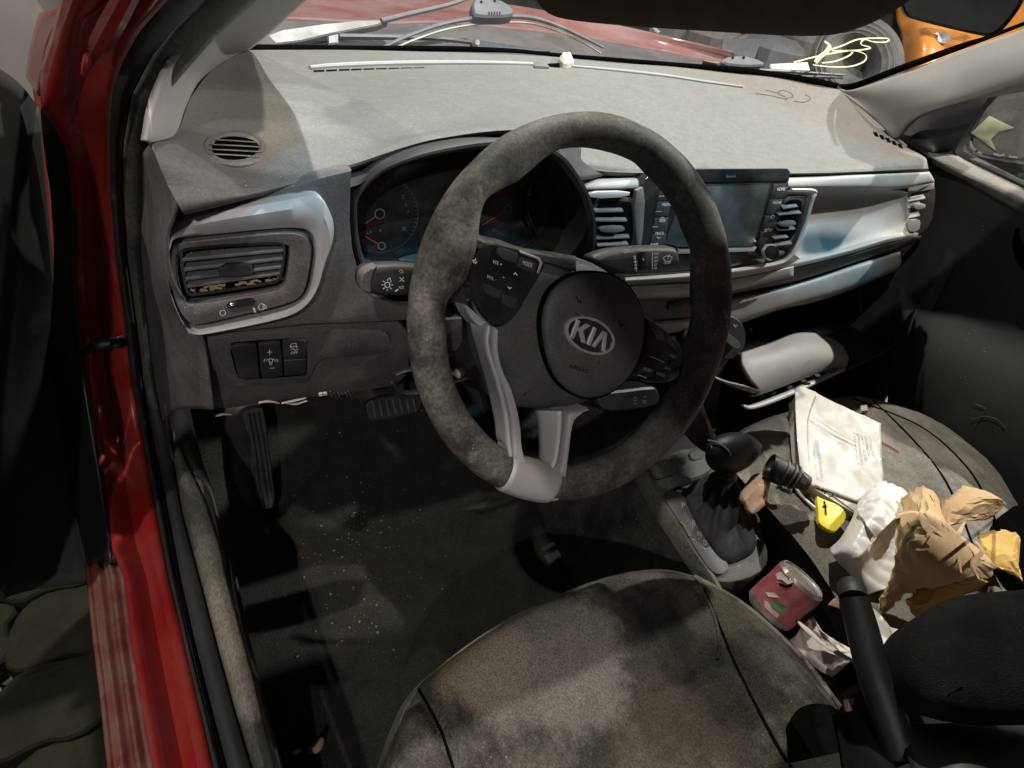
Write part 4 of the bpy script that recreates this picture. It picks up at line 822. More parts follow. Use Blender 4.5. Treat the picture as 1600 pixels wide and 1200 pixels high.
# ================================================================== steering wheel
TL = math.radians(26.285)
WPl = Plane((0, 0, 0), (0, -math.cos(TL), math.sin(TL)))
e1 = V((1, 0, 0)); e2 = V((0, math.sin(TL), math.cos(TL))); wn = WPl.n
sw = thing('steering_wheel', 'grimy worn leather steering wheel with silver lower spokes and a round horn pad', 'steering wheel', (0, 0, 0))
def lc(u, v, h=0.0):
    p = WPl(u, v, h); return p.dot(e1), (p - wn * h).dot(e2)
INN = [(911,231),(962,240),(1000,257),(1015,275),(1035,295),(1060,332),(1072,365),(1084,395),(1082,427),(1081,457),(1083,492),(1078,520),(1060,548),(1055,590),(1040,612),(1032,631),(1009,659),(984,685),(970,697),(945,710),(912,722),(887,727),(860,727),(840,720),(807,711),(775,690),(755,672),(730,642),(712,605),(702,575),(697,542),(695,510),(694,480),(697,466),(712,452),(728,440),(738,410),(746,370),(746,350),(750,330),(756,312),(776,299),(805,286),(825,269),(852,246),(875,233)]
ang = []
for u, v in INN:
    a, b = lc(u, v, 0.0); ang.append((math.atan2(b, a), math.hypot(a, b)))
ang.sort()
def Ri(t):
    A = [(a - 2 * math.pi, r) for a, r in ang] + ang + [(a + 2 * math.pi, r) for a, r in ang]
    for (a, r), (b, s) in zip(A, A[1:]):
        if a <= t <= b: k = (t - a) / max(1e-6, b - a); k = k * k * (3 - 2 * k) * .5 + k * .5; return r + (s - r) * k
    return .153
NT, NS = 220, 22
raw = [Ri(-math.pi + 2 * math.pi * i / NT) for i in range(NT)]
raw = [sum(raw[(i + k) % NT] for k in (-1, 0, 1)) / 3 for i in range(NT)]
vs = []; fs = []
for i in range(NT):
    t = -math.pi + 2 * math.pi * i / NT; ri = max(.118, min(.158, raw[i])); ro = .1868; c = (ri + ro) / 2; hw = (ro - ri) / 2; d = e1 * math.cos(t) + e2 * math.sin(t)
    for j in range(NS):
        a = 2 * math.pi * j / NS; ca, sa = math.cos(a), math.sin(a)
        ca = math.copysign(abs(ca) ** .92, ca); th = .0165 if hw < .019 else .0165 * (1 - .25 * min(1, (hw - .019) / .012) * (1 if ca < 0 else 0))
        vs.append(d * (c + hw * ca) + wn * (th * sa))
for i in range(NT):
    for j in range(NS):
        a, b = (i + 1) % NT, (j + 1) % NS; fs.append((i * NS + j, i * NS + b, a * NS + b, a * NS + j))
vs = [p + (p.normalized() * .0008 * noise.noise(p * 30)) for p in vs]
mesh('rim', vs, fs, 'wheel', sw, ang=70)
def sweep(name, t0, t1, n, grow, m, skew=0.0, **kw):
    vs = []; fs = []
    for i in range(n):
        for j in range(NS):
            a = 2 * math.pi * j / NS; ca, sa = math.cos(a), math.sin(a); t = t0 + (t1 - t0) * i / (n - 1) + skew * ca * (1 - 2 * i / (n - 1)) * -1
            k = ((t + math.pi) / (2 * math.pi) * NT) % NT; k0 = int(k) % NT; ri = raw[k0] * (1 - (k - int(k))) + raw[(k0 + 1) % NT] * (k - int(k)); ri = max(.118, min(.158, ri)); c = (ri + .1868) / 2; hw = (.1868 - ri) / 2
            ca = math.copysign(abs(ca) ** .92, ca); e = grow * min(1, min(i, n - 1 - i) / 2 + .0) if min(i, n - 1 - i) < 1 else grow
            d_ = e1 * math.cos(t) + e2 * math.sin(t); vs.append(d_ * (c + (hw + e) * ca) + wn * ((.0165 + e) * sa))
    for i in range(n - 1):
        for j in range(NS): b_ = (j + 1) % NS; fs.append((i * NS + j, i * NS + b_, (i + 1) * NS + b_, (i + 1) * NS + j))
    return mesh(name, vs, fs, m, sw, **kw)
ta = math.atan2(*lc(795, 735, .01)[::-1]); tb = math.atan2(*lc(873, 745, .01)[::-1])
sweep('rim_clasp', ta, tb, 24, .0022, 'silver', skew=-.02, ang=60)
# centre cover (dark housing behind the pad)
cover = [(742, 384), (777, 380), (812, 386), (852, 391), (882, 396), (918, 404), (951, 419), (978, 440), (997, 466), (1006, 500), (1004, 540), (990, 578), (965, 606), (940, 625), (905, 638), (866, 642), (840, 642), (800, 640), (790, 605), (778, 578), (767, 545), (766, 512), (752, 494), (735, 466), (731, 420)]
L = WPl.L(chaikin([V(p) for p in cover], 2), -.004)
ringed('centre_cover', L, wn, [(-.002, -.045), (0, -.012), (.002, -.006), (.006, -.001), (.014, .003), (.024, .005)], 'hub', sw, ang=50, back=True)
# upper left shoulder bridging to the rim
patch('shoulder', [WPl.L([(738, 350), (748, 366), (776, 373), (812, 386), (852, 392), (900, 400)], .0), WPl.L([(735, 362), (752, 376), (780, 381), (815, 392), (852, 398), (900, 407)], .007), WPl.L([(735, 385), (760, 392), (790, 398), (820, 405), (852, 410), (900, 425)], .004)], 40, 8, 'wheel', sw, .006)
# horn pad
pc = V((0, 0, 0)); ex = [WPl(845, 512, .006), WPl(1004, 514, .006), WPl(932, 426, .006), WPl(917, 620, .006)]
pc = (ex[0] + ex[1] + ex[2] + ex[3]) / 4
def ell(P4, n, s=1.0):
    # closed curve through measured points of the pad outline
    return [pc + (p - pc) * s for p in spline(P4, n, True)]
PO = WPl.L([(845, 510), (849, 478), (862, 452), (888, 433), (920, 426), (952, 430), (980, 448), (998, 478), (1004, 512), (998, 552), (980, 588), (950, 613), (917, 621), (888, 610), (866, 588), (851, 552)], .006)
PO = ell(PO, 72)
ringed('pad_groove', [p for p in ell(PO, 72, 1.03)], wn, [(0, -.01), (0, .0012), (.003, .0012)], 'void', sw)
ringed('horn_pad', PO, wn, [(0, -.006), (0, .002), (.0012, .0042), (.004, .0062), (.010, .0078), (.020, .0088), (.035, .0096), (.05, .010)], 'hub', sw, ang=60)
# oval badge
HB = WPl.up(.0165)
A, B = HB(885, 510), HB(959, 542); bc = HB(922, 524.5); bx = (B - A).normalized(); by = wn.cross(bx).normalized(); ra = (B - A).length / 2; rb = ra * .56
def BE(s, h=0.0, n=56, k=1.0): return [bc + bx * ra * s * math.cos(2 * math.pi * i / n) + by * (rb - ra * (1 - s)) * math.sin(2 * math.pi * i / n) + wn * h for i in range(n)]
bd = ringed('badge', BE(.97), wn, [(0, -.006), (0, .0005), (.001, .001)], 'gloss', sw, label='oval chrome badge with raised letters')
loft('badge_ring', [BE(1.0, -.004), BE(1.0, .0012), BE(.97, .0026), BE(.93, .0026), BE(.905, .001)], 'chrome', bd)
def glyph(polys, m='chrome'):
    for p in polys:
        L = [bc + bx * (x - .12) * ra * .66 + by * y * rb * .52 for x, y in p]
        ringed('badge_letter', L, wn, [(0, .0005), (0, .0020), (.0005, .0025)], m, bd, smooth=False)
glyph([[(-1, -1), (-.76, -1), (-.76, -.18), (-.66, .0), (-.30, -1), (-.02, -1), (-.42, .18), (-.12, 1), (-.40, 1), (-.66, .36), (-.76, .25), (-.76, 1), (-1, 1)],
       [(.05, -1), (.27, -1), (.27, 1), (.05, 1)],
       [(.34, -1), (.57, -1), (.80, .45), (1.0, -1), (1.24, -1), (.95, 1), (.65, 1)]])
mb = MB(); HS = WPl.up(.0166)
for cx, cy, fl in ((905, 468, 1), (971, 505, 1)):
    strokes(mb, HS, [[(cx - 5, cy - 5), (cx - 2, cy + 1), (cx + 3, cy + 3)], [(cx - 2, cy + 1), (cx - 3, cy + 4), (cx + 3, cy + 4), (cx + 3, cy + 1)]], .0009, .0003)
text(mb, 'AIRBAG', HS, (889, 575), (919, 584), 7, -.0008); mb.out('embossed_marks', 'void', sw)
# silver lower spokes: side walls first seen from the left, thin bright front edge
fr = [(763, 508), (761, 525), (761, 545), (767, 575), (779, 605), (788, 640), (793, 670), (794, 700), (795, 730), (786, 752), (800, 762), (820, 771), (845, 777), (860, 777), (867, 768), (872, 750), (876, 725), (880, 690), (884, 660), (888, 650), (897, 643), (913, 632), (895, 638), (878, 641), (877, 655), (873, 690), (869, 722), (862, 736), (845, 738), (825, 729), (811, 713), (806, 692), (804, 660), (797, 625), (789, 600), (776, 575), (769, 545), (769, 525), (770, 512)]
def silverpart(name, pts, prof, m='silver', **kw): return ringed(name, WPl.L(chaikin([V(p) for p in pts], 1)), wn, prof, m, sw, **kw)
loopf = WPl.L(chaikin([V(p) for p in fr], 1), .010)
so = silverpart('silver_spoke', fr, [(0, -.022), (-.0003, .0), (0, .010), (.0006, .012), (.0015, .013)], ang=40)
# the deep outer flank of the left leg, flaring to the housing
patch('spoke_flank', [WPl.L([(763, 508), (761, 545), (779, 605), (790, 650), (795, 700), (795, 715)], .010), [V(p) for p in WPl.L([(745, 500), (744, 530), (762, 592), (776, 655), (780, 686), (794, 694)], -.012)], [V(p) for p in WPl.L([(728, 480), (740, 530), (758, 592), (772, 655), (776, 686), (790, 700)], -.020)]], 40, 8, 'silver', sw, .003)
patch('spoke_flank', [WPl.L([(878, 642), (876, 670), (870, 715), (862, 734)], .009), WPl.L([(837, 642), (841, 670), (842, 700), (841, 716)], -.012)], 20, 6, 'silver', sw, .003)
ringed('shoulder_tab', WPl.L(chaikin([V(p) for p in [(724, 474), (731, 478), (752, 497), (770, 510), (760, 513), (745, 508), (733, 494)]], 1), -.004), wn, [(0, -.02), (0, 0), (.001, .001)], 'silver', sw)
# the rim saddle between the two legs (tan, dusty)
# control pod, left
SWP = WPl.up(.003)
podL = ringed('left_control_pod', SWP.L(chaikin([V(p) for p in [(752, 382), (777, 381), (815, 392), (843, 401), (849, 412), (841, 430), (821, 462), (803, 495), (776, 514), (752, 497), (734, 470), (731, 434), (735, 405)]], 2)), wn, [(0, -.01), (0, .003), (.0015, .0055), (.004, .006)], 'gloss', sw)
PB = WPl.up(.0098)
loft('pod_rim_line', [PB.L([(812, 391), (843, 402), (848, 411), (842, 428)], .0), PB.L([(812, 393.5), (841, 404), (845.5, 411), (840, 427)], .0006), PB.L([(812, 395), (840, 405.5), (843.5, 411), (838.5, 426)], .0)], 'silverd', podL, closed=False)
def btn(pts, P, m='black', parent=None, hgt=.002, it=1, name='button', **kw):
    return ringed(name, P.L(rnd(pts, .12), -.001), P.n, [(0, -.001), (0, hgt), (.0006, hgt + .0006), (.0014, hgt + .0006)], m, parent or podL, **kw)
btn([(810, 401), (838, 411), (833, 428), (806, 418)], PB)
btn([(776, 384), (809, 396), (804, 413), (782, 404), (774, 396)], PB)
btn([(766, 415), (787, 423), (785, 433), (764, 424)], PB, 'gloss'); btn([(788, 428), (815, 439), (812, 450), (785, 439)], PB, 'gloss')
btn([(752, 440), (783, 453), (778, 468), (756, 458)], PB); btn([(785, 457), (808, 466), (803, 485), (782, 474)], PB)
mb = MB(); PT = WPl.up(.0118)
text(mb, 'MODE', PT, (816, 413), (831, 418), 6.5, 0); text(mb, 'VOL +', PT, (770, 411), (784, 416), 5.5, -.0008); text(mb, 'VOL -', PT, (761, 434), (775, 439.5), 5.5, -.0008)
strokes(mb, PT, [[(796, 394), (793, 400), (797, 399), (794, 404)], [(799, 396), (798, 402)], [(764, 458), (768, 455.5), (774, 458)], [(791, 472), (796, 469), (799, 473), (795, 477), (791, 475), (791, 472)], [(803, 429), (806, 426), (809, 430)], [(794, 448), (797, 451), (800, 449)], [(739, 406), (744, 412)], [(744, 404), (740, 411), (746, 409)]], .0010, -.0006); mb.out('lettering', 'white', podL)
# control pod, right
podR = ringed('right_control_pod', WPl.L(chaikin([V(p) for p in [(1004, 494), (1020, 502), (1040, 518), (1062, 540), (1070, 562), (1068, 582), (1045, 598), (1015, 598), (990, 592), (982, 584), (998, 560), (1005, 530)]], 2), .0), wn, [(0, -.02), (0, .002), (.0015, .0045), (.004, .0055)], 'gloss', sw)
PR = WPl.up(.0058)
btn([(1016, 511), (1032, 518), (1040, 534), (1024, 530)], PR, 'fascia', podR); btn([(1034, 520), (1048, 530), (1061, 555), (1042, 537)], PR, 'fascia', podR)
btn([(1046, 561), (1060, 567), (1056, 574), (1044, 569)], PR, 'gloss', podR); btn([(999, 572), (1021, 580), (1018, 591), (994, 583)], PR, 'black', podR); btn([(1023, 581), (1044, 589), (1040, 597), (1020, 592)], PR, 'black', podR)
mb = MB(); PT = WPl.up(.0084); text(mb, 'RESET', PT, (1005, 578), (1018, 582.5), 5.2, 0); text(mb, 'CANCEL', PT, (1025, 585), (1039, 590), 5.2, 0)
text(mb, 'RES+', PT, (1048, 557), (1058, 561), 3.5, -.0015); text(mb, 'SET-', PT, (1040, 576), (1050, 580), 3.5, -.0015); strokes(mb, PT, [[(998, 586), (1012, 591)], [(1018, 557), (1040, 567)]], .0006, -.0015); mb.out('lettering', 'white', podR)
# ------------------------------------------------------------------ column, stalks, loose plug behind the wheel
col = thing('steering_column', 'black steering column shroud with its two control stalks behind the wheel', 'steering column', (0, .12, -.15))
patch('column_shroud', [[V((-.085, .07 + .0, -.10)), V((-.05, .05, -.03)), V((0, .04, -.01)), V((.05, .05, -.03)), V((.085, .07, -.10))], [V((-.08, .16, -.14)), V((-.05, .14, -.07)), V((0, .14, -.05)), V((.05, .14, -.07)), V((.08, .16, -.14))], [V((-.07, .26, -.19)), V((-.04, .26, -.14)), V((0, .26, -.12)), V((.04, .26, -.14)), V((.07, .26, -.19))]], 20, 12, 'black', col, .003)
patch('lower_shroud', [[V((-.075, .06, -.08)), V((-.06, .06, -.13)), V((0, .055, -.15)), V((.06, .06, -.13)), V((.075, .06, -.08))], [V((-.07, .2, -.17)), V((-.05, .2, -.21)), V((0, .2, -.22)), V((.05, .2, -.21)), V((.07, .2, -.17))]], 20, 8, 'blackclean', col, .003)
def stalk(name, pts, P, th, m='black', **kw):
    L = P.L(chaikin([V(p) for p in pts], 2)); return ringed(name, L, P.n, [(.006, -th), (.001, -th * .8), (0, -th * .5), (.0005, -th * .2), (.003, -th * .04), (.007, 0)], m, col, back=True, ang=60, **kw)
SP = tilt(.075, -.02, 14); s1 = stalk('light_stalk', [(562, 442), (566, 425), (580, 417), (605, 414), (645, 414), (680, 420), (680, 458), (640, 465), (605, 465), (580, 462), (566, 456)], SP, .028)
ringed('stalk_tip', SP.L(chaikin([V(p) for p in [(562, 442), (566, 425), (580, 417), (592, 415), (586, 425), (582, 440), (582, 462), (566, 456)]], 2), .0012), SP.n, [(0, -.012), (0, -.002), (.002, 0)], 'fascia', s1)
mb = MB(); S2 = SP.up(.0006)
strokes(mb, S2, [cl(circ(605, 445, 4, 14))] + [[(605 + 6 * math.cos(a), 445 + 6 * math.sin(a)), (605 + 9 * math.cos(a), 445 + 9 * math.sin(a))] for a in [k * math.pi / 4 for k in range(8)]], .0007)
strokes(mb, S2, [[(606, 436), (609, 434), (610, 438)], [(623, 424), (627, 421), (630, 425), (625, 427)], [(624, 433), (631, 440)], [(631, 433), (624, 440)], [(617, 455), (622, 452)]], .0008); text(mb, 'AUTO', S2, (623, 451), (631, 451), 4.5, 0); mb.out('lettering', 'white', s1)
SP2 = tilt(.07, -.03, 20, .1); s2 = stalk('wiper_stalk', [(925, 402), (945, 394), (965, 389), (1007, 385), (1040, 385), (1056, 386), (1062, 391), (1066, 410), (1062, 416), (1040, 418), (1012, 424), (975, 431), (950, 425), (930, 418)], SP2, .026)
mb = MB(); S2 = SP2.up(.0006)
strokes(mb, S2, [[(992, 400), (994, 424)], [(1019, 394), (1019, 421)], [(1036, 403), (1040, 400), (1047, 400), (1050, 402), (1047, 408), (1039, 408), (1036, 403)], [(1043, 404), (1046, 398)], [(972, 392), (976, 395), (981, 392)], [(973, 390), (982, 390)]], .0007)
strokes(mb, S2, [[(990, 399), (992, 402)], [(990, 404), (993, 404)], [(990, 409), (994, 409)], [(991, 414), (995, 414)], [(991, 419), (995, 419)]], .0010)
for i, s_ in enumerate(('MIST', 'OFF', 'INT', 'LO', 'HI')): text(mb, s_, S2, (1022, 398.5 + i * 5.6), (1022 + 1.9 * len(s_), 398.2 + i * 5.6), 3.6, 0)
text(mb, 'INT', S2, (997, 391), (1004, 390.5), 3.2, 0); text(mb, 'FRONT', S2, (1037, 412.5), (1048, 412), 3.4, 0); strokes(mb, S2, [[(1003, 405), (1006, 404), (1006, 406.5), (1003, 405)]], .0006); mb.out('lettering', 'white', s2)
plate('stalk_collar', [(996, 394), (1009, 393), (1012, 421), (999, 423)], SP2.up(.0004), .001, 'gloss', s2)
# brackets and connector visible between rim and spoke
mb = MB(); BK = tilt(.12, -.15, 0)
for q in ([(697, 500), (722, 498), (722, 530), (698, 532)], [(697, 533), (728, 531), (728, 546), (698, 549)], [(700, 552), (708, 551), (708, 560), (700, 561)]): mb.add(*(lambda L: (L + [p - BK.n * .01 for p in L], [(0, 1, 2, 3), (0, 4, 5, 1), (1, 5, 6, 2), (2, 6, 7, 3), (3, 7, 4, 0)]))(BK.L(q)))
mb.out('bracket', 'fascia', col, smooth=False)
plug = thing('wire_plug', 'small pale wire plug with red and blue wires hanging behind the left of the wheel', 'plug', BK(722, 580))
PK = tilt(.11, -.17, 20); plate('plug_body', [(707, 585), (728, 572), (738, 581), (716, 592)], PK, .008, 'tissue', plug); plate('plug_latch', [(712, 584), (722, 579), (727, 583), (717, 588)], PK.up(.002), .002, 'paper', plug)
tube('wire', PK.L([(728, 576), (738, 572), (746, 570), (752, 566)]), [.0012, .0012], 'blueplug', plug, 6, 10); tube('wire', PK.L([(730, 578), (740, 575), (748, 575)], .002), [.0010, .0010], MT['tint'] if 0 else 'doorcard', plug, 6, 10)
tube('hanging_strap', [py(u, v, .10) for u, v in ((612, 598), (625, 612), (645, 614), (665, 608), (700, 600), (735, 588))], [.003, .005, .004, .003], 'black', col, 8, 24, flat=.5)
tube('hanging_strap', [py(u, v, .11) for u, v in ((618, 585), (640, 577), (665, 582), (690, 590))], [.003, .006, .003], 'black', col, 8, 24, flat=.5)
# ================================================================== floor, pedals
G = surf([[V((x, -.75, -.60)) for x in (-.36, -.1, .1, .5)], [V((x, -.3, -.61)) for x in (-.36, -.1, .1, .5)], [V((x, .1, -.62)) for x in (-.36, -.1, .1, .5)], [V((x, .3, -.60)) for x in (-.36, -.1, .1, .5)],
          [V((x, .48, -.48)) for x in (-.36, -.1, .1, .5)], [V((x, .60, -.28)) for x in (-.36, -.1, .1, .5)], [V((x, .62, -.0)) for x in (-.36, -.1, .1, .5)]], 40, 60)
fl = gridmesh('floor_carpet', G, 'carpet', car, .01, disp=lambda p: V((0, 0, .006 * noise.noise(p * 12))))
onfl = On(fl)
gridmesh('passenger_carpet', surf([[V((x, y, z)) for x in (.44, .7, 1.04)] for y, z in ((-.7, -.6), (-.1, -.62), (.3, -.60), (.5, -.45), (.62, -.2), (.62, .0))], 20, 30), 'carpet', car, .01)
patch('inner_sill_wall', [Y((355, 850, .14), (380, 980, .02), (405, 1080, -.03), (436, 1200, -.10), (460, 1300, -.16)), [V((-.35, .14, -.62)), V((-.35, .02, -.62)), V((-.345, -.05, -.62)), V((-.34, -.2, -.62)), V((-.34, -.4, -.62))]], 30, 6, 'black', car, .004)
patch('kick_panel', [Y((262, 640, .25), (275, 720, .26), (330, 760, .20), (350, 850, .14)), [V((-.36, .6, -.1)), V((-.36, .6, -.3)), V((-.36, .45, -.5)), V((-.35, .2, -.62))]], 20, 10, 'black', car, .004)
fr_ = thing('footrest', 'ribbed grey footrest standing in the far left corner of the driver footwell', 'footrest', py(430, 760, .33))
FRP = Plane(py(415, 720, .36), (.12, -.80, .60))
ringed('rest_plate', FRP.L(chaikin([V(p) for p in [(375, 648), (385, 638), (408, 634), (414, 640), (420, 690), (430, 770), (430, 790), (420, 797), (408, 797), (398, 780), (390, 735), (392, 700), (384, 672)]], 2)), FRP.n, [(-.02, -.14), (0, -.004), (.002, 0)], 'console', fr_, label=None)
for l in ([(387, 648), (396, 700), (402, 750), (411, 792)], [(394, 646), (402, 690), (410, 745), (418, 790)], [(402, 645), (410, 690), (418, 745), (424, 788)]): tube('rib', FRP.L(l, .003), [.003, .0035, .003], 'console', fr_, 8, 20, flat=.7)
pd = thing('brake_pedal', 'dark ribbed brake pedal half hidden behind the wheel rim', 'pedal', py(615, 640, .37))
PP = Plane(py(610, 640, .37), (0, -.8, .5))
ringed('pedal_pad', PP.L(chaikin([V(p) for p in [(570, 628), (600, 618), (650, 616), (662, 622), (658, 640), (640, 650), (585, 660), (574, 650)]], 1)), PP.n, [(0, -.012), (0, 0), (.003, .002)], 'black', pd)
for i in range(7): tube('pad_rib', PP.L([(582 + i * 10.5, 626 - i * .6), (587 + i * 10.5, 652 - i * 1.6)], .003), [.002, .002], 'fascia', pd, 6)
tube('pedal_arm', [PP(620, 630, -.01), V((-.0, .45, -.2)), V((0, .5, -.05))], [.010, .010], 'black', pd, 8, 8)
pa = thing('accelerator_pedal', 'dark accelerator pedal beside the brake pedal', 'pedal', py(700, 690, .38))
ringed('pedal_pad', Plane(py(720, 640, .40), (0, -.7, .7)).L([(712, 600), (745, 600), (765, 660), (730, 668)]), V((0, -.7, .7)), [(0, -.01), (0, 0), (.003, .002)], 'black', pa)
# grit on the carpet
mb = MB()
for i in range(230):
    u = random.gauss(560, 70); v = random.gauss(850, 110)
    if i % 3 == 0: u, v = random.gauss(555, 25), random.gauss(835, 22) + (0 if i % 2 else 130)
    if not (350 < u < 760 and 640 < v < 1180): continue
    p = onfl(u, v, .001); r_ = random.choice((.0008, .001, .0012, .0022)) * random.uniform(.7, 1.3)
    mb.add([p + V((r_, 0, 0)), p + V((-.5 * r_, .87 * r_, 0)), p + V((-.5 * r_, -.87 * r_, 0)), p + V((0, 0, r_ * 1.3))], [(0, 1, 3), (1, 2, 3), (2, 0, 3)])
mb.out('floor_grit', 'crumb', None, smooth=False, kind='stuff', label='pale grit and crumbs scattered over the dark carpet of the footwell')
P_ = onfl.plane(460, 1170)
plate('paper_scrap', [(456, 1176), (462, 1171), (470, 1169), (470, 1174), (462, 1179)], P_.up(.02), .002, 'tissue', None, label='tiny white paper scrap on the carpet by the sill', cat='scrap')
mb = MB(); mb.tube([P_(484, 1172, .02), P_(494, 1171, .025), (P_(500, 1162, .03)), P_(503, 1154, .03)], [.004, .005, .003], 8, 10); mb.out('dry_leaf', 'brown', None, label='small tan dried leaf stalk beside the white scrap on the carpet', cat='leaf')
# ================================================================== door check strap on the hinge pillar
ds = thing('door_check', 'greasy black door check strap bolted to the red pillar', 'door check', py(160, 545, .33))
DP = Plane(py(170, 540, .36), (-.3, -.8, .5))
tube('strap', DP.L([(112, 562), (128, 552), (145, 541), (160, 537), (176, 535)], .012), [.007, .008, .010, .008], 'rubber', ds, 10, 20, flat=.6)
ringed('strap_knuckle', DP.L(circ(153, 537, 8, 16), .012), DP.n, [(0, -.01), (0, .008), (.003, .012)], 'rubber', ds)
ringed('bolt', DP.L(circ(184, 533, 10, 20), .0), DP.n, [(0, -.005), (0, .010), (.002, .012), (.0035, .012), (.0045, .004)], 'rubber', ds); ringed('bolt_bore', DP.L(circ(184, 533, 5, 12), .013), DP.n, [(0, -.01), (0, 0)], 'void', ds)
# ================================================================== open driver door
dd = thing('driver_door', 'open driver door with black lining at the far left of the photo', 'car door', (-.5, .3, -.5))
patch('door_lining', [Y((-120, 40, .12), (-120, 300, .12), (-120, 600, .1), (-120, 1000, .02)), Y((-20, 95, .26), (-20, 300, .26), (-20, 600, .22), (-20, 960, .12)), Y((30, 130, .36), (35, 330, .36), (30, 600, .32), (20, 930, .18)), Y((62, 170, .42), (76, 330, .43), (92, 480, .42), (118, 640, .37), (150, 800, .26), (142, 905, .17))], 40, 24, 'doorcard', dd, .006)
patch('door_edge', [Y((50, 130, .45), (65, 250, .46), (80, 400, .47), (86, 500, .46), (62, 620, .42)), Y((64, 130, .44), (72, 250, .46), (88, 400, .47), (92, 500, .46), (70, 620, .43))], 30, 4, 'redpaint', dd, .003)
patch('hinge_cover', [Y((70, 128, .34), (64, 160, .36), (66, 210, .38), (80, 320, .40), (84, 420, .40), (80, 560, .38), (110, 760, .28), (140, 900, .15)), Y((88, 101, .32), (92, 150, .33), (96, 210, .34), (104, 320, .36), (106, 420, .37), (110, 560, .35), (140, 760, .24), (160, 880, .14)), Y((112, 112, .29), (114, 150, .30), (112, 210, .32), (114, 320, .34), (112, 420, .35), (124, 560, .33), (156, 760, .22), (172, 880, .12))], 40, 14, 'blackclean', dd, .003)
# ================================================================== centre console
con = thing('centre_console', 'grimy grey centre console between the two front seats', 'console', (.3, 0, -.6))
CPn = Plane((.25, 0, -.335), (0, -.13, 1))
# side walls
edgeL = CPn.L([(905, 590), (925, 627), (955, 675), (980, 712), (1010, 762), (1040, 812), (1075, 865), (1100, 900), (1130, 950)])
loft('side_wall', [edgeL, [p + V((-.03, .0, -.28)) for p in edgeL]], 'console', con, closed=False)
mb = MB()
edgeI = CPn.L([(925, 590), (945, 627), (972, 678), (1001, 718), (1030, 762), (1058, 812), (1090, 865), (1116, 900), (1142, 945)])
loft('side_rail', [[p + V((-.004, 0, -.012)) for p in edgeL], [p + V((0, 0, .001)) for p in edgeL], [a.lerp(b, .35) + V((0, 0, .007)) for a, b in zip(edgeL, edgeI)], [a.lerp(b, .75) + V((0, 0, .006)) for a, b in zip(edgeL, edgeI)], edgeI, [p + V((0, 0, -.02)) for p in edgeI]], 'console', con, closed=False)
ER = CPn.L([(1150, 690), (1172, 717), (1200, 750), (1250, 802), (1287, 845), (1312, 890), (1340, 925), (1400, 1010)]); EI = CPn.L([(1135, 708), (1160, 737), (1188, 772), (1225, 825), (1252, 860), (1275, 893), (1300, 925), (1350, 1020)])
loft('side_rail', [[p + V((.02, 0, -.2)) for p in ER], [p + V((.002, 0, -.006)) for p in ER], [a.lerp(b, .3) + V((0, 0, .006)) for a, b in zip(ER, EI)], [a.lerp(b, .75) + V((0, 0, .004)) for a, b in zip(ER, EI)], EI, [p + V((0, 0, -.035)) for p in EI]], 'mud', con, closed=False, label='dusty right rail of the console beside the passenger seat')
loft('inner_wall', [[p + V((0, 0, -.03)) for p in EI], [p + V((-.01, 0, -.12)) for p in EI], [p + V((-.06, 0, -.13)) for p in EI]], 'black', con, closed=False)
mesh('well_floor', CPn.L([(1080, 690), (1180, 690), (1430, 1150), (1200, 1200), (1090, 900)], -.10), [(0, 1, 2, 3, 4)], 'void', con)
plate('shift_surround', [(1004, 728), (1050, 712), (1095, 703), (1117, 712), (1135, 722), (1170, 760), (1187, 800), (1196, 840), (1203, 868), (1198, 888), (1170, 905), (1130, 912), (1108, 900), (1080, 862), (1050, 812), (1025, 765)], CPn.up(.002), .07, 'console', con, bev=.005, it=1)
sb = ringed('switch_block', CPn.L(chaikin([V(p) for p in [(1010, 727), (1048, 711), (1092, 703), (1116, 710), (1117, 728), (1100, 750), (1064, 762), (1035, 772), (1022, 760), (1012, 742)]], 1), .002), CPn.n, [(0, -.004), (0, .010), (.003, .014), (.006, .015)], 'mud', con)
CB = CPn.up(.018)
for q in ([(1018, 727), (1044, 716), (1050, 732), (1028, 742)], [(1047, 715), (1070, 708), (1076, 724), (1053, 731)], [(1073, 707), (1096, 704), (1101, 717), (1079, 723)]): ringed('seat_switch', CB.L(chaikin([V(p) for p in q], 1), -.002), CB.n, [(0, -.001), (0, .002), (.002, .0035)], 'mud', sb)
mb = MB(); strokes(mb, CB, [[(1019, 743), (1026, 750), (1052, 742)]], .0015, .0002); mb.out('switch_gap', 'void', sb)
plate('gear_plate', [(1034, 772), (1060, 762), (1085, 800), (1140, 880), (1135, 895), (1118, 898), (1100, 878), (1062, 815)], CPn.up(.0078), .004, 'black', con, it=1)
plate('gate_slot', [(1052, 768), (1065, 762), (1064, 758), (1058, 758)], CPn.up(.0088), .001, 'void', con)
mb = MB(); GP = CPn.up(.0084)
for s_, u, v in (('P', 1069, 790), ('R', 1085, 817), ('N', 1094, 835), ('D', 1103, 849)): text(mb, s_, GP, (u - 3.2, v + 2.6), (u + 2.4, v + 4.0), 8, 0)
strokes(mb, GP, [[(1083, 843), (1085, 844)], [(1091, 842), (1093, 843)], [(1099, 857), (1102, 858)]], .0016); mb.out('gear_letters', 'dimprint', con)
mb = MB(); strokes(mb, GP, [[(1064, 815), (1070, 822), (1074, 830), (1078, 838)]], .005, .0006); mb.out('mud_stain', 'piping', con)
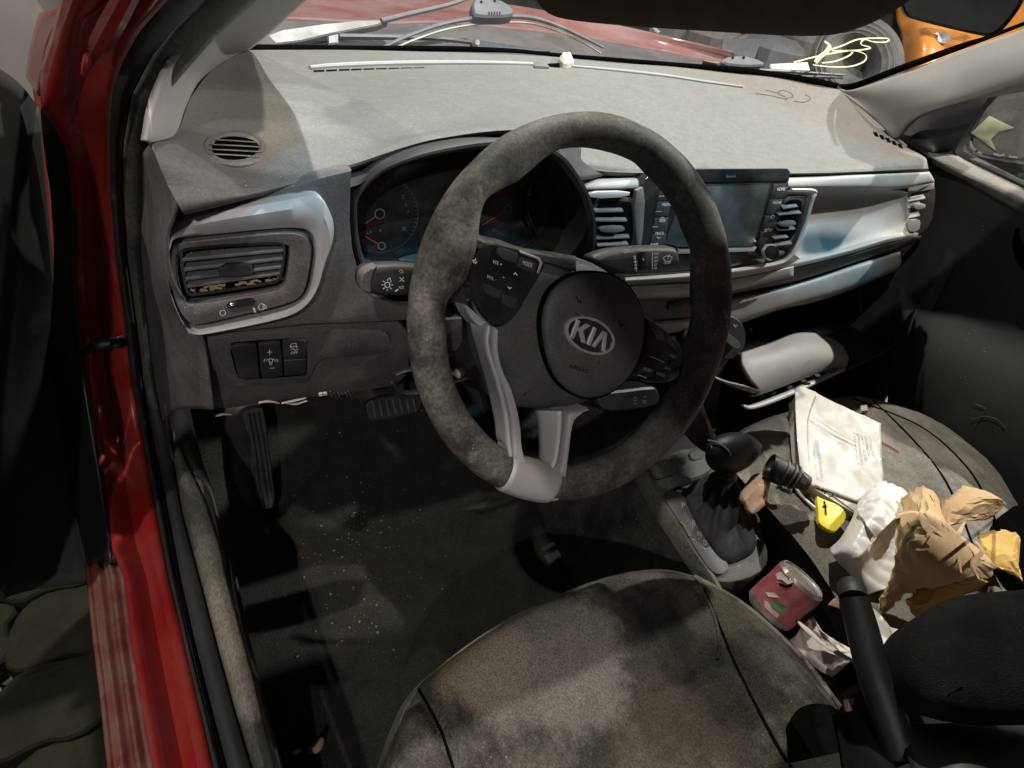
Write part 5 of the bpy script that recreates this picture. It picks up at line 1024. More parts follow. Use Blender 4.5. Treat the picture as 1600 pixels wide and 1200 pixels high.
# shifter boot and knob
sh = thing('gear_shifter', 'black leather gear shifter with pleated boot', 'gear lever', CPn(1130, 820))
base = CPn.L(chaikin([V(p) for p in [(1066, 768), (1076, 758), (1104, 752), (1128, 748), (1148, 768), (1168, 800), (1182, 836), (1184, 856), (1170, 868), (1140, 880), (1124, 872), (1098, 836), (1078, 800)]], 2), .009)
base = resample(base, 72, True)
knc = pz(1136, 742, -.285); KC = pz(1148, 703, -.248)
axis = (KC - CPn(1128, 800)).normalized()
def neck(t):   # t 0 base .. 1 top
    out = []; c = CPn(1128, 812, .009).lerp(knc, t)
    for i, p in enumerate(base):
        d = p - CPn(1128, 812, .009); r = (1 - t) ** 1.12 * .96 + .02; d2 = d * r
        m_ = d.normalized() * (.013 * (1 - r)); pl = .0035 * math.sin(i / 72 * 2 * math.pi * 11) * math.sin(math.pi * min(1, t * 1.1)) ** .7
        out.append(c + d2 + m_ + d.normalized() * pl)
    return out
loft('boot', [[p + V((0, 0, -.006)) for p in base]] + [neck(t / 12) for t in range(13)], 'boot', sh, ang=70)
tube('neck', [knc + axis * -.012, knc + axis * .004, knc + axis * .03], [.014, .0125, .017], 'leather', sh, 16, 8)
tube('collar', [knc - axis * .003, knc + axis * .002], [.0145, .0145], 'black', sh, 18)
# the knob: long rounded head leaning back to the right
kx = (pz(1188, 697, -.25) - pz(1108, 697, -.243)); kl = kx.length; kx.normalize(); kz = (axis - kx * axis.dot(kx)).normalized(); ky = kz.cross(kx)
kc = KC; vs = []; fs = []; nA, nB = 32, 20
for j in range(nB + 1):
    ph = math.pi * j / nB
    for i in range(nA):
        th = 2 * math.pi * i / nA; x, y, z = math.cos(th) * math.sin(ph), math.sin(th) * math.sin(ph), math.cos(ph)
        x = math.copysign(abs(x) ** .82, x); z = math.copysign(abs(z) ** .9, z)
        w_ = 1 - .38 * max(0, x) ** 1.6; zz = z * (1.0 if z > 0 else 1.35) * w_
        vs.append(kc + kx * (x * kl * .5) + ky * (y * .023 * w_) + kz * (zz * .026 + .003 * x))
for j in range(nB):
    for i in range(nA):
        k = (i + 1) % nA; fs.append((j * nA + i, j * nA + k, (j + 1) * nA + k, (j + 1) * nA + i))
mesh('knob', vs, fs, 'leather', sh, ang=70)
kb = Plane(kc - kx * kl * .36 - V((0, .014, 0)), -ray(1118, 700)); ringed('release_button', kb.L(chaikin([V(p) for p in [(1108, 694), (1118, 697), (1131, 706), (1134, 712), (1124, 711), (1112, 704)]], 1)), kb.n, [(0, -.01), (0, .003), (.001, .005)], 'chrome', sh)
mb = MB(); mb.tube([kb(1106, 688, .004), kb(1120, 691, .008), kb(1136, 702, .008), kb(1142, 712, .004)], [.0012, .0012], 6, 16); mb.out('knob_seam', 'fascia', sh)
# lower stalk-like trim panel under the wheel with printed marks (fuse cover / lever)
lp = thing('socket_panel', 'dark grey panel with two printed symbols under the right of the steering wheel', 'panel', py(970, 640, .10))
LPn = tilt(.12, -.18, 25); ringed('panel_face', LPn.L(chaikin([V(p) for p in [(925, 612), (960, 612), (1020, 604), (1028, 608), (1033, 622), (1029, 634), (960, 645), (935, 640)]], 1)), LPn.n, [(0, -.04), (0, -.003), (.003, 0)], 'blackclean', lp, back=True)
mb = MB(); strokes(mb, LPn, [cl(circ(992, 624, 2.6, 12)), [(989, 631), (995, 631)], [(1004, 620), (1010, 619.5)], [(1004, 626), (1010, 626), (1010, 629), (1004, 629), (1004, 626)]], .0008); mb.out('symbols', 'dimprint', lp)
# tall dusty strut of the console running up under the dashboard
P0 = [V((.19, .30, -.30)), V((.20, .15, -.31))]
patch('front_cheek', [CPn.L([(890, 560), (925, 627), (980, 712)]), [p + V((.09, .04, .10)) for p in CPn.L([(890, 560), (925, 627), (980, 712)])]], 10, 6, 'black', con)
patch('right_cheek', [Y((1090, 600, .05), (1105, 650, .03), (1128, 700, .0), (1150, 722, -.02)), Y((1060, 590, .07), (1050, 640, .05), (1080, 690, .02), (1110, 712, .0))], 16, 6, 'console', con, .004)
patch('stack_front', [Y((960, 510, .2), (1080, 500, .2), (1150, 480, .2)), Y((1000, 640, .16), (1060, 640, .16), (1120, 640, .14)), CPn.L([(1000, 720), (1060, 706), (1120, 700)])], 16, 12, 'black', con)
# handbrake
hb = thing('handbrake', 'black ribbed handbrake lever pointing forward on the console', 'handbrake', pz(1380, 1120, -.27))
tp_ = [pz(1328, 912, -.205), pz(1334, 935, -.205), pz(1345, 975, -.215), pz(1362, 1040, -.23), pz(1385, 1110, -.25), pz(1410, 1180, -.27)]
tube('grip', tp_[1:], [.0145, .0155, .016, .0165, .0165], 'leather', hb, 18, 30)
tube('grip_end', [tp_[0], tp_[0].lerp(tp_[1], .5), tp_[1]], [.0125, .0145, .0140], 'black', hb, 18, 8)
tube('release_button', [tp_[0] + (tp_[0] - tp_[1]).normalized() * .004, tp_[0]], [.008, .010], 'blackclean', hb, 14)
mb = MB(); 
patch('lever_boot', [Z((1300, 1120, -.33), (1335, 1085, -.30), (1385, 1070, -.285), (1430, 1090, -.30)), Z((1310, 1170, -.33), (1350, 1130, -.285), (1400, 1115, -.272), (1450, 1135, -.30)), Z((1320, 1240, -.33), (1375, 1210, -.28), (1430, 1190, -.27), (1480, 1200, -.30))], 30, 24, 'seatd', con, .003)
# armrest pad
ar = thing('armrest', 'black rounded armrest pad at the lower right corner', 'armrest', pz(1560, 1050, -.2))
AP = Plane(pz(1530, 1020, -.15), (-.35, -.25, .9))
ringed('pad', AP.L(chaikin([V(p) for p in [(1436, 1020), (1440, 985), (1465, 948), (1510, 925), (1570, 915), (1680, 910), (1760, 1000), (1700, 1130), (1560, 1135), (1470, 1120), (1442, 1070)]], 2)), AP.n, [(.01, -.10), (0, -.03), (.002, -.015), (.006, -.006), (.014, 0), (.03, .003)], 'seatd', ar, ang=60)
patch('console_rear', [Z((1400, 1130, -.26), (1480, 1130, -.25), (1600, 1120, -.25), (1700, 1100, -.25)), Z((1420, 1190, -.25), (1500, 1175, -.22), (1600, 1160, -.22), (1700, 1150, -.22)), Z((1430, 1280, -.25), (1520, 1250, -.22), (1620, 1230, -.22), (1720, 1220, -.22))], 20, 12, 'black', con, .004)
# ================================================================== seats
ds_ = thing('driver_seat', 'mould stained dark cloth driver seat cushion in the foreground', 'car seat', (0, -.3, -.6))
SEAMS = []
def seamline(pts, z): SEAMS.extend([pz(q.x, q.y, z) for q in spline([V(p) for p in pts], 50)])
seamline([(1100, 920), (1125, 980), (1150, 1040), (1180, 1100), (1212, 1160), (1235, 1199), (1260, 1260)], -.29)
seamline([(640, 1060), (672, 1108), (690, 1145), (702, 1180), (712, 1215), (725, 1290)], -.303)
seamline([(1030, 1080), (1085, 1062), (1120, 1034), (1124, 1010), (1112, 950)], -.298)
seamline([(1236, 642), (1240, 690), (1240, 740), (1240, 770)], -.305)
seamline([(1360, 622), (1420, 680), (1470, 740), (1500, 800), (1530, 880)], -.30)
def sd(p):
    d = min((p.x - q.x) ** 2 + (p.y - q.y) ** 2 for q in SEAMS)
    return V((0, 0, .003 * noise.noise(p * 9) + .0014 * noise.noise(p * 40) + .0006 * noise.noise(p * 110) - .007 * math.exp(-d / .00005)))
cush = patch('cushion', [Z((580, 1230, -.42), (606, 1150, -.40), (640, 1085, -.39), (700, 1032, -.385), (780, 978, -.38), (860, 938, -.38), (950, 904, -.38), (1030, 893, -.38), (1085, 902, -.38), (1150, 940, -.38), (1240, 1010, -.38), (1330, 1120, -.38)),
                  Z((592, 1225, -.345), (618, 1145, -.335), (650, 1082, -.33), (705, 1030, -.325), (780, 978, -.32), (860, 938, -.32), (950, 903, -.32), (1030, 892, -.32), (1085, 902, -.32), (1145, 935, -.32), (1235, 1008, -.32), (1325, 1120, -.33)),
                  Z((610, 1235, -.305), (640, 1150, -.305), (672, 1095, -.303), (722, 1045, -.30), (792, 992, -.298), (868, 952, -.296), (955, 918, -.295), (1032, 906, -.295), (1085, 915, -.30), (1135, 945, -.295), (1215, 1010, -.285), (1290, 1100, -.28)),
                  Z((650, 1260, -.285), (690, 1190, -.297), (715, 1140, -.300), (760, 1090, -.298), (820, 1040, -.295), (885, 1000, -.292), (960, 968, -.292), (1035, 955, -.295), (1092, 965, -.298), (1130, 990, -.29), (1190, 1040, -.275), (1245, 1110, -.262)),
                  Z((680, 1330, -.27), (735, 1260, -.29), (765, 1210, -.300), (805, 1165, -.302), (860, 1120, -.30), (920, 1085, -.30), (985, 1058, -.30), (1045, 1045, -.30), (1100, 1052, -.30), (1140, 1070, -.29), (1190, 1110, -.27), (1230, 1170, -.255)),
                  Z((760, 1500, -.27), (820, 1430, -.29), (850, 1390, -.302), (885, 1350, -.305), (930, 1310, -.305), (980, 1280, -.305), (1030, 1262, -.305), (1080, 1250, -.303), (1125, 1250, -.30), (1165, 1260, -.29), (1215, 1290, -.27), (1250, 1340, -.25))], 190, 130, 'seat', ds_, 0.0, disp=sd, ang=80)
oncu = On(cush)
def seam(pts, r_, m='piping', parent=None, on=None, h=0.0, nm='seam'):
    on = on or oncu; P = spline([V(p) for p in pts], 60); return tube(nm, [on(p.x, p.y, h) for p in P], [r_, r_, r_], m, parent or ds_, 8)
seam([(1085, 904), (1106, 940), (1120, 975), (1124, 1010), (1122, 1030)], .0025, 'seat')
seam([(1100, 920), (1125, 980), (1150, 1040), (1180, 1100), (1212, 1160), (1235, 1199)], .0016, 'void')
seam([(655, 1078), (672, 1108), (690, 1145), (702, 1180), (712, 1215)], .0016, 'void')
seam([(1085, 902), (1150, 938), (1200, 978), (1262, 1040), (1310, 1105)], .004, 'piping')
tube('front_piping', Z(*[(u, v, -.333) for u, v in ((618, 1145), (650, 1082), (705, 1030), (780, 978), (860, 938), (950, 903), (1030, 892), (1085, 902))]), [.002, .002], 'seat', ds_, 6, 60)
ps = thing('passenger_seat', 'dusty grey cloth passenger seat cushion buried under litter', 'car seat', (.7, -.2, -.6))
pcu = patch('cushion', [Z((1120, 705, -.33), (1165, 668, -.36), (1240, 640, -.37), (1330, 618, -.37), (1405, 634, -.37), (1480, 668, -.37), (1545, 722, -.37), (1590, 790, -.37)),
                  Z((1125, 712, -.32), (1172, 672, -.32), (1242, 645, -.32), (1330, 624, -.32), (1402, 640, -.32), (1472, 674, -.32), (1535, 728, -.32), (1578, 795, -.32)),
                  Z((1150, 740, -.32), (1195, 705, -.30), (1255, 680, -.30), (1330, 668, -.30), (1390, 682, -.30), (1445, 715, -.29), (1500, 768, -.28), (1545, 830, -.28)),
                  Z((1205, 800, -.32), (1250, 780, -.305), (1300, 765, -.305), (1350, 760, -.305), (1400, 775, -.305), (1450, 810, -.30), (1500, 850, -.27), (1560, 910, -.27)),
                  Z((1270, 880, -.33), (1320, 880, -.31), (1370, 880, -.31), (1420, 885, -.31), (1470, 905, -.31), (1530, 940, -.29), (1590, 980, -.27), (1680, 1010, -.27)),
                  Z((1360, 1020, -.33), (1410, 1030, -.31), (1450, 1040, -.31), (1500, 1060, -.31), (1560, 1090, -.31), (1640, 1110, -.29), (1700, 1130, -.27), (1800, 1150, -.27))], 130, 100, 'seatp', ps, 0.0, disp=sd, ang=80)
onps = On(pcu)
seam([(1236, 642), (1240, 690), (1240, 740), (1240, 770)], .0022, 'void', ps, onps)
seam([(1360, 622), (1420, 680), (1470, 740), (1500, 800), (1530, 880)], .0018, 'void', ps, onps)
seam([(1330, 622), (1440, 668), (1510, 730), (1545, 790), (1560, 830)], .0022, 'void', ps, onps)
# ================================================================== glove box and passenger side
gb = thing('glovebox', 'open glovebox with a dusty pale lid hanging below the passenger dashboard', 'glovebox', px(1240, 590, .6))
gl = [Y((1158, 551, .135), (1200, 537, .155), (1248, 520, .175), (1290, 524, .185), (1318, 540, .18)),
      Y((1160, 570, .11), (1205, 556, .125), (1255, 540, .14), (1298, 538, .15), (1322, 550, .155)),
      Y((1172, 592, .092), (1215, 577, .105), (1262, 561, .118), (1300, 551, .13), (1326, 557, .14)),
      Y((1184, 607, .085), (1225, 592, .098), (1268, 576, .11), (1303, 563, .12), (1325, 565, .13)),
      Y((1184, 618, .087), (1225, 603, .10), (1268, 586, .112), (1303, 572, .122), (1323, 572, .13)),
      Y((1172, 620, .095), (1215, 606, .107), (1262, 590, .12), (1300, 577, .128), (1318, 576, .135))]
patch('lid', gl, 60, 40, 'silverd', gb, .004, ang=60)
tube('lid_edge_strip', Y((1160, 634, .085), (1175, 636, .085), (1220, 620, .097), (1270, 598, .112), (1300, 584, .12), (1318, 577, .125)), [.003, .0055, .006, .006, .004], 'silver', gb, 10, 40, flat=.8)
for u, v in ((1188, 616), (1206, 611), (1232, 603), (1254, 594), (1276, 586), (1300, 577)): MB().box(py(u, v + 2, .108), .012, .008, .006).out('lid_clip', 'black', gb, smooth=False)
patch('lid_side', [Y((1115, 590, .10), (1135, 597, .095), (1170, 605, .088), (1186, 610, .084)), Y((1118, 592, .10), (1140, 603, .095), (1165, 611, .09), (1180, 615, .086))], 16, 4, 'silverd', gb, .003)
patch('bin_side', [Y((1160, 520, .20), (1156, 551, .14), (1160, 580, .11), (1184, 610, .085)), Y((1160, 520, .40), (1156, 551, .35), (1170, 580, .3), (1190, 605, .2))], 20, 6, 'black', gb, .003)
patch('bin_shell', [Y((1160, 500, .40), (1260, 490, .40), (1340, 490, .40), (1395, 500, .38)), Y((1200, 530, .26), (1280, 510, .28), (1345, 505, .29), (1398, 520, .29)), Y((1250, 560, .17), (1310, 540, .19), (1350, 535, .2), (1396, 535, .22)), Y((1300, 590, .12), (1330, 570, .14), (1360, 556, .155), (1398, 540, .17))], 30, 20, 'doorcard', gb, .004)
tube('bin_edge', Y((1322, 577, .13), (1360, 560, .145), (1396, 540, .165)), [.004, .004], 'black', gb, 8, 12)
patch('footwell_side', [[V((1.06, y_, .06)) for y_ in (.20, .35, .5, .66)], [V((1.04, y_, -.25)) for y_ in (.14, .35, .5, .66)], [V((1.04, y_, -.62)) for y_ in (.10, .35, .5, .66)]], 20, 12, 'black', car, .004)
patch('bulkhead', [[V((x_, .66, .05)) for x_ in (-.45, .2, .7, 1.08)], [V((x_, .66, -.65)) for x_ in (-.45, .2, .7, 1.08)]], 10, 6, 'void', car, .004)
tube('stay_cord', Y((1342, 452, .24), (1346, 480, .24), (1352, 500, .24), (1362, 512, .23)), [.0008, .0008], 'fascia', gb, 5, 14)
# ------------------------------------------------------------------ passenger door
pdr = thing('passenger_door', 'dark lined passenger door closed on the far side of the cabin', 'car door', (1.05, 0, -.5))
patch('door_lining', [X((1452, 245, 1.02), (1500, 265, 1.02), (1600, 320, 1.02), (1750, 400, 1.02), (1900, 480, 1.02)), X((1440, 330, 1.04), (1500, 360, 1.045), (1600, 420, 1.045), (1750, 500, 1.04), (1900, 580, 1.04)), X((1400, 440, 1.05), (1480, 470, 1.05), (1600, 520, 1.05), (1750, 600, 1.05), (1900, 700, 1.05)),
                      X((1390, 560, 1.03), (1460, 590, 1.0), (1600, 670, 1.0), (1750, 760, 1.0), (1900, 860, 1.0)), X((1380, 780, 1.03), (1460, 830, 1.01), (1600, 950, 1.01), (1750, 1060, 1.01), (1900, 1160, 1.01))], 40, 30, 'doorcard', pdr, .004)
patch('door_cap', [X((1450, 238, 1.01), (1464, 240, 1.03), (1486, 238, 1.05), (1530, 256, 1.06), (1600, 290, 1.06), (1750, 360, 1.06)), X((1452, 244, 1.0), (1475, 254, 1.01), (1520, 275, 1.02), (1600, 312, 1.02), (1750, 390, 1.02)), X((1454, 256, 1.005), (1480, 268, 1.015), (1530, 296, 1.02), (1600, 336, 1.02), (1750, 415, 1.02))], 50, 10, 'doorcap', pdr, .01)
patch('mirror_corner', [X((1398, 206, 1.035), (1420, 186, 1.045), (1445, 172, 1.055), (1500, 152, 1.055), (1555, 134, 1.055)), X((1415, 222, 1.02), (1430, 215, 1.03), (1460, 200, 1.04), (1500, 190, 1.04), (1528, 176, 1.04)), X((1448, 240, 1.02), (1456, 242, 1.03), (1465, 240, 1.04), (1480, 238, 1.04), (1488, 236, 1.04))], 24, 12, 'blackclean', pdr, .006)
patch('window_channel', [X((1548, 147, 1.05), (1522, 178, 1.05), (1500, 210, 1.05), (1489, 238, 1.05), (1510, 250, 1.05), (1600, 290, 1.05), (1700, 340, 1.05)), X((1560, 150, 1.06), (1535, 178, 1.06), (1516, 208, 1.06), (1509, 232, 1.06), (1522, 243, 1.06), (1600, 282, 1.06), (1700, 325, 1.06))], 50, 5, 'black', pdr, .004)
mesh('window_glass', X((1500, 250, 1.065), (1540, 140, 1.065), (1760, 60, 1.065), (1760, 340, 1.065)), [(0, 1, 2, 3)], 'glass', pdr)
sp = Plane(px(1600, 380, 1.04), (-1, -.2, .25)); ringed('speaker_ring', sp.L(circ(1612, 382, 30, 36, ry=44), .008), sp.n, [(0, -.01), (0, 0), (.004, .003), (.010, -.004), (.03, -.006)], 'void', pdr)
ringed('lock_pull', sp.L(circ(1606, 382, 6, 14), .012), sp.n, [(0, 0), (0, .004)], 'fascia', pdr)
mb = MB(); on_ = On(bpy.data.objects['door_lining.001']) if 'door_lining.001' in bpy.data.objects else None
for l in ([(1522, 630), (1540, 638), (1535, 648), (1524, 664)], [(1518, 655), (1540, 650), (1560, 656), (1572, 668)]): mb.tube([on_(u, v, .002) for u, v in l], [.0004, .0004], 5, 12)
mb.out('scratch_marks', 'fascia', pdr)
# outside mirror seen through the passenger window
om = thing('door_mirror', 'grey door mirror beyond the passenger window with a painted yellow reflection and glints', 'mirror', px(1580, 200, 1.2))
MP = Plane(px(1570, 190, 1.22), -ray(1570, 190))
ringed('mirror_shell', MP.L(chaikin([V(p) for p in [(1500, 235), (1520, 180), (1550, 145), (1600, 120), (1700, 110), (1720, 260), (1600, 262), (1520, 246)]], 2)), MP.n, [(0, -.05), (0, 0), (.004, .006), (.012, .004)], 'tyre', om)
ringed('mirror_face', MP.L(chaikin([V(p) for p in [(1517, 222), (1534, 180), (1556, 150), (1600, 136), (1700, 130), (1705, 245), (1600, 250), (1528, 240)]], 2), .005), MP.n, [(0, -.01), (0, .001)], 'fascia', om)
plate('painted_yellow_reflection', [(1517, 208), (1546, 181), (1560, 188), (1585, 200), (1560, 206), (1548, 218), (1556, 236), (1536, 222)], MP.up(.007), .001, 'reflpaint', om, it=0)  # reflection painted as a flat plate on the mirror face
mb = MB()
for l in ([(1517, 220), (1518, 228), (1524, 235)], [(1528, 237), (1534, 240)], [(1552, 240), (1562, 243), (1570, 241)], [(1576, 244), (1590, 246)], [(1600, 243), (1630, 247)]): ribbon(mb, MP.L(l), MP.n, .004, .0075)
mb.out('glint_ribbons', 'chrome', om)  # mirror glints put in as small chrome ribbons
# ------------------------------------------------------------------ visor and inside mirror hanging from the header
vz = thing('sun_visor', 'brown grey sun visor folded down at the top of the windscreen', 'sun visor', py(1130, 0, -.02))
VPn = Plane((.05, -.02, .30), (-.1, -1, .05))
ringed('visor_board', VPn.L(chaikin([V(p) for p in [(838, -60), (842, 0), (858, 22), (890, 34), (1000, 44), (1130, 52), (1290, 61), (1350, 48), (1400, 24), (1432, 0), (1470, -60)]], 2)), VPn.n, [(.004, -.012), (0, -.006), (.004, 0), (.012, .002)], 'visor', vz, back=True, ang=60)
rm = thing('rear_view_mirror', 'black framed rear view mirror at the top right corner', 'mirror', py(1530, 20, .03))
RP = Plane(py(1530, 20, .03), (-.55, -.8, -.12))
ringed('mirror_housing', RP.L(chaikin([V(p) for p in [(1408, -60), (1404, 24), (1440, 36), (1540, 60), (1556, 58), (1576, 40), (1605, 0), (1620, -70)]], 2)), RP.n, [(.006, -.02), (0, -.006), (.001, 0), (.003, .002), (.0045, .001)], 'blackclean', rm, cap=True, back=True)
ringed('mirror_face', RP.L(chaikin([V(p) for p in [(1414, -60), (1410, 20), (1440, 29), (1536, 53), (1552, 50), (1568, 36), (1596, 0), (1610, -70)]], 2), .0016), RP.n, [(0, -.001), (0, .0004)], 'mirror', rm)
# ================================================================== litter on the passenger seat
bk = thing('manual', 'grimy white handbook in a torn plastic sleeve lying on the passenger seat', 'book', onps(1310, 720))
BP = Plane(pz(1300, 700, -.262), (-.12, -.22, .95))
cov = [(1243, 612), (1262, 607), (1282, 622), (1330, 646), (1376, 664), (1379, 720), (1381, 752), (1350, 760), (1334, 800), (1262, 756), (1252, 700), (1246, 660)]
def quilt(p): return V((0, 0, .0022 * noise.noise(p * 28) + .001 * noise.noise(p * 70)))
q = [(1260, 607), (1376, 662), (1382, 800), (1262, 756)]
pg = ringed('pages', BP.L([(1246, 615), (1372, 668), (1378, 790), (1335, 800), (1264, 757), (1252, 700)]), BP.n, [(0, -.028), (.001, -.02), (0, -.002)], 'paper', bk)
G = [[BP(*quadpx(q, i / 30, j / 30), .001) for i in range(31)] for j in range(31)]
gridmesh('front_cover', G, 'cover', bk, .0012, disp=quilt, ang=80)
patch('plastic_sleeve', [BP.L([(1242, 606), (1252, 604), (1266, 609), (1276, 613)], .006), BP.L([(1243, 640), (1250, 645), (1258, 650), (1262, 655)], .008), BP.L([(1246, 690), (1252, 700), (1257, 705), (1262, 706)], .008), BP.L([(1250, 730), (1256, 745), (1262, 755), (1268, 757)], .006)], 16, 40, 'cover', bk, .001)
spn = patch('spine', [BP.L([(1264, 755), (1298, 772), (1334, 798)], .0), [p - BP.n * .022 + V((-.004, -.006, 0)) for p in BP.L([(1264, 755), (1298, 772), (1334, 798)], .0)]], 16, 6, 'spine', bk, .001)
SPn = Plane(BP(1298, 772) - BP.n * .011 + V((-.002, -.003, 0)), (BP(1334, 798) - BP(1264, 755)).cross(-BP.n + V((-.15, -.25, 0))) * (1 if (BP(1334, 798) - BP(1264, 755)).cross(-BP.n + V((-.15, -.25, 0))).dot(CAM - BP(1298, 772)) > 0 else -1))
mb = MB(); text(mb, 'RIO', SPn.up(.002), (1270, 764), (1300, 778), 8, .0006); mb.out('spine_letters', 'void', bk)
mb = MB()
text(mb, "OWNER'S MANUAL", BP.up(.0042), (1273, 688), (1282, 748), 5, .0005)
mb.out('cover_title', 'dimprint', bk)
mb = MB(); B2 = BP.up(.0048)
for i in range(4): text(mb, 'DRIVING SAFETY'[:9 + i], B2, (1338 + i * 6, 672 + i * 2), (1345 + i * 6, 722 - i * 3), 3.6, .0003)
mb.out('show_through_print', 'spine', bk)
mb = MB(); ribbon(mb, spline(B2.L([(1270, 652), (1285, 662), (1300, 672), (1322, 684), (1338, 692)]), 30), BP.n, .0022, .0006); ribbon(mb, spline(B2.L([(1276, 662), (1296, 676), (1320, 690)]), 30), BP.n, .0012, .0006); mb.out('tape_crease', 'spine', bk)
# white plastic bag
wb = [Z((1295, 858, -.30), (1312, 842, -.285), (1330, 812, -.275), (1338, 790, -.268), (1352, 770, -.262), (1374, 758, -.262), (1404, 762, -.265), (1432, 785, -.27)),
      Z((1298, 868, -.29), (1325, 850, -.262), (1345, 822, -.248), (1360, 800, -.24), (1380, 785, -.238), (1400, 790, -.242), (1418, 806, -.25), (1432, 830, -.28)),
      Z((1308, 880, -.295), (1335, 870, -.265), (1358, 850, -.255), (1378, 830, -.255), (1394, 818, -.25), (1410, 815, -.25), (1424, 830, -.255), (1434, 850, -.28)),
      Z((1325, 896, -.30), (1345, 890, -.28), (1368, 875, -.275), (1388, 860, -.27), (1404, 850, -.265), (1418, 845, -.262), (1428, 855, -.265), (1434, 875, -.285)),
      Z((1350, 930, -.305), (1365, 925, -.295), (1385, 920, -.29), (1400, 910, -.285), (1412, 905, -.28), (1422, 900, -.28), (1430, 905, -.285), (1436, 912, -.30))]
def crease(p): return V((0, 0, .005 * noise.noise(p * 14) + .0045 * abs(noise.noise(V((p.x * 50 + p.y * 40, p.y * 12 - p.x * 10, 3)))) + .0025 * abs(noise.noise(p * 60))))
gridmesh('plastic_bag', surf(wb, 110, 90), 'bag', None, .0008, disp=crease, ang=80, label='crumpled white plastic bag with dark crumbs beside the kraft paper bag', cat='bag', base=tuple(onps(1370, 860)))
mb = MB(); mb.add(*(lambda a, b: (a + b, [(0, 1, 2, 3)]))([], pz and [pz(1349, 858, -.25) + V((0, 0, .012)), pz(1353, 862, -.25) + V((0, 0, .012)), pz(1350, 873, -.25) + V((0, 0, .012)), pz(1347, 866, -.25) + V((0, 0, .012))]))
mb.out('dark_crumb', 'brown', None, smooth=False, label='small brown crumb stuck on the white plastic bag', cat='crumb')
# kraft bag: crumpled folded sheet as a faceted shell
def crumple(name, rows, nu, nv, m, amp, fr, parent=None, ang=24, seed=0, **kw):
    """crumpled paper: a coarse sheet of flat facets pushed up and down, with finer facets inside"""
    G = surf(rows, nu, nv); a_, b_ = G[0][0], G[-1][-1]; n = (G[0][-1] - a_).cross(G[-1][0] - a_).normalized()
    if n.z < 0: n = -n
    R_ = random.Random(seed + 11); H = [[(R_.random() - .5) for _ in range(nu)] for _ in range(nv)]
    for i in range(nv):
        for j in range(nu):
            p = G[i][j]; s1 = (G[i][min(j + 1, nu - 1)] - G[i][max(j - 1, 0)]) * .5
            rdg = 1 - abs(noise.noise((p + V((seed, 0, 0))) * fr)) * 2.4
            G[i][j] = p + n * (amp * (rdg * .8 + H[i][j] * .45)) + s1 * R_.uniform(-.32, .32) + (G[min(i + 1, nv - 1)][j] - p) * R_.uniform(-.1, .35)
    vs = [p for r in G for p in r]; fs = []
    for i in range(nv - 1):
        for j in range(nu - 1):
            a, b, c, d = i * nu + j, i * nu + j + 1, (i + 1) * nu + j + 1, (i + 1) * nu + j
            fs += [(a, b, c), (a, c, d)] if R_.random() < .5 else [(a, b, d), (b, c, d)]
    o = mesh(name, vs, fs, m, parent, ang=ang, **kw); md = o.modifiers.new('thickness', 'SOLIDIFY'); md.thickness = .0008; return o
kr = thing('kraft_bag', 'crumpled brown kraft paper bag on the passenger seat', 'paper bag', onps(1480, 880))
crumple('bag_body', [Z((1412, 800, -.26), (1428, 775, -.24), (1450, 766, -.23), (1470, 780, -.225), (1468, 800, -.22), (1478, 820, -.22)),
                     Z((1402, 850, -.28), (1422, 822, -.225), (1440, 808, -.20), (1462, 812, -.195), (1486, 825, -.20), (1500, 838, -.21)),
                     Z((1390, 890, -.30), (1412, 870, -.235), (1435, 852, -.205), (1470, 845, -.195), (1496, 850, -.20), (1530, 860, -.22)),
                     Z((1382, 925, -.31), (1406, 912, -.26), (1440, 895, -.225), (1480, 882, -.205), (1520, 880, -.21), (1560, 890, -.235)),
                     Z((1385, 965, -.31), (1405, 950, -.29), (1435, 930, -.265), (1470, 915, -.24), (1510, 905, -.23), (1545, 910, -.25))], 24, 24, 'kraft', .013, 15, kr)
crumple('bag_fold', [Z((1466, 812, -.22), (1470, 790, -.215), (1482, 775, -.21), (1502, 760, -.205)), Z((1480, 822, -.215), (1492, 800, -.205), (1510, 785, -.20), (1535, 768, -.20)),
                     Z((1510, 815, -.215), (1525, 800, -.21), (1545, 786, -.205), (1562, 780, -.205)), Z((1540, 812, -.23), (1552, 806, -.225), (1562, 796, -.22), (1568, 788, -.22))], 13, 13, 'kraft', .006, 15, kr, seed=3)
crumple('bag_lining', [Z((1525, 835, -.25), (1555, 832, -.245), (1588, 834, -.24), (1592, 850, -.24)), Z((1530, 860, -.24), (1560, 862, -.235), (1585, 868, -.235), (1594, 880, -.24)), Z((1535, 890, -.25), (1560, 895, -.25), (1585, 900, -.25), (1597, 912, -.25))], 12, 12, 'kraftin', .007, 15, kr, seed=5)
crumple('bag_lining', [Z((1415, 935, -.28), (1445, 918, -.262), (1480, 905, -.25), (1520, 900, -.25)), Z((1420, 950, -.28), (1450, 935, -.27), (1490, 918, -.262), (1540, 908, -.26)), Z((1430, 965, -.29), (1460, 950, -.285), (1495, 932, -.28), (1560, 915, -.28))], 12, 8, 'kraftin', .008, 16, kr, seed=8)
mb = MB()
for l in ([(1508, 815), (1500, 830), (1492, 845), (1498, 870), (1502, 895)], [(1524, 845), (1535, 862), (1520, 880), (1530, 905)], [(1400, 805), (1430, 800), (1465, 818), (1490, 832)]): mb.tube([pz(u, v, -.20) for u, v in l], [.0012, .003, .0012], 5, 20, flat=.3)
mb.out('torn_edge', 'kraft', kr)
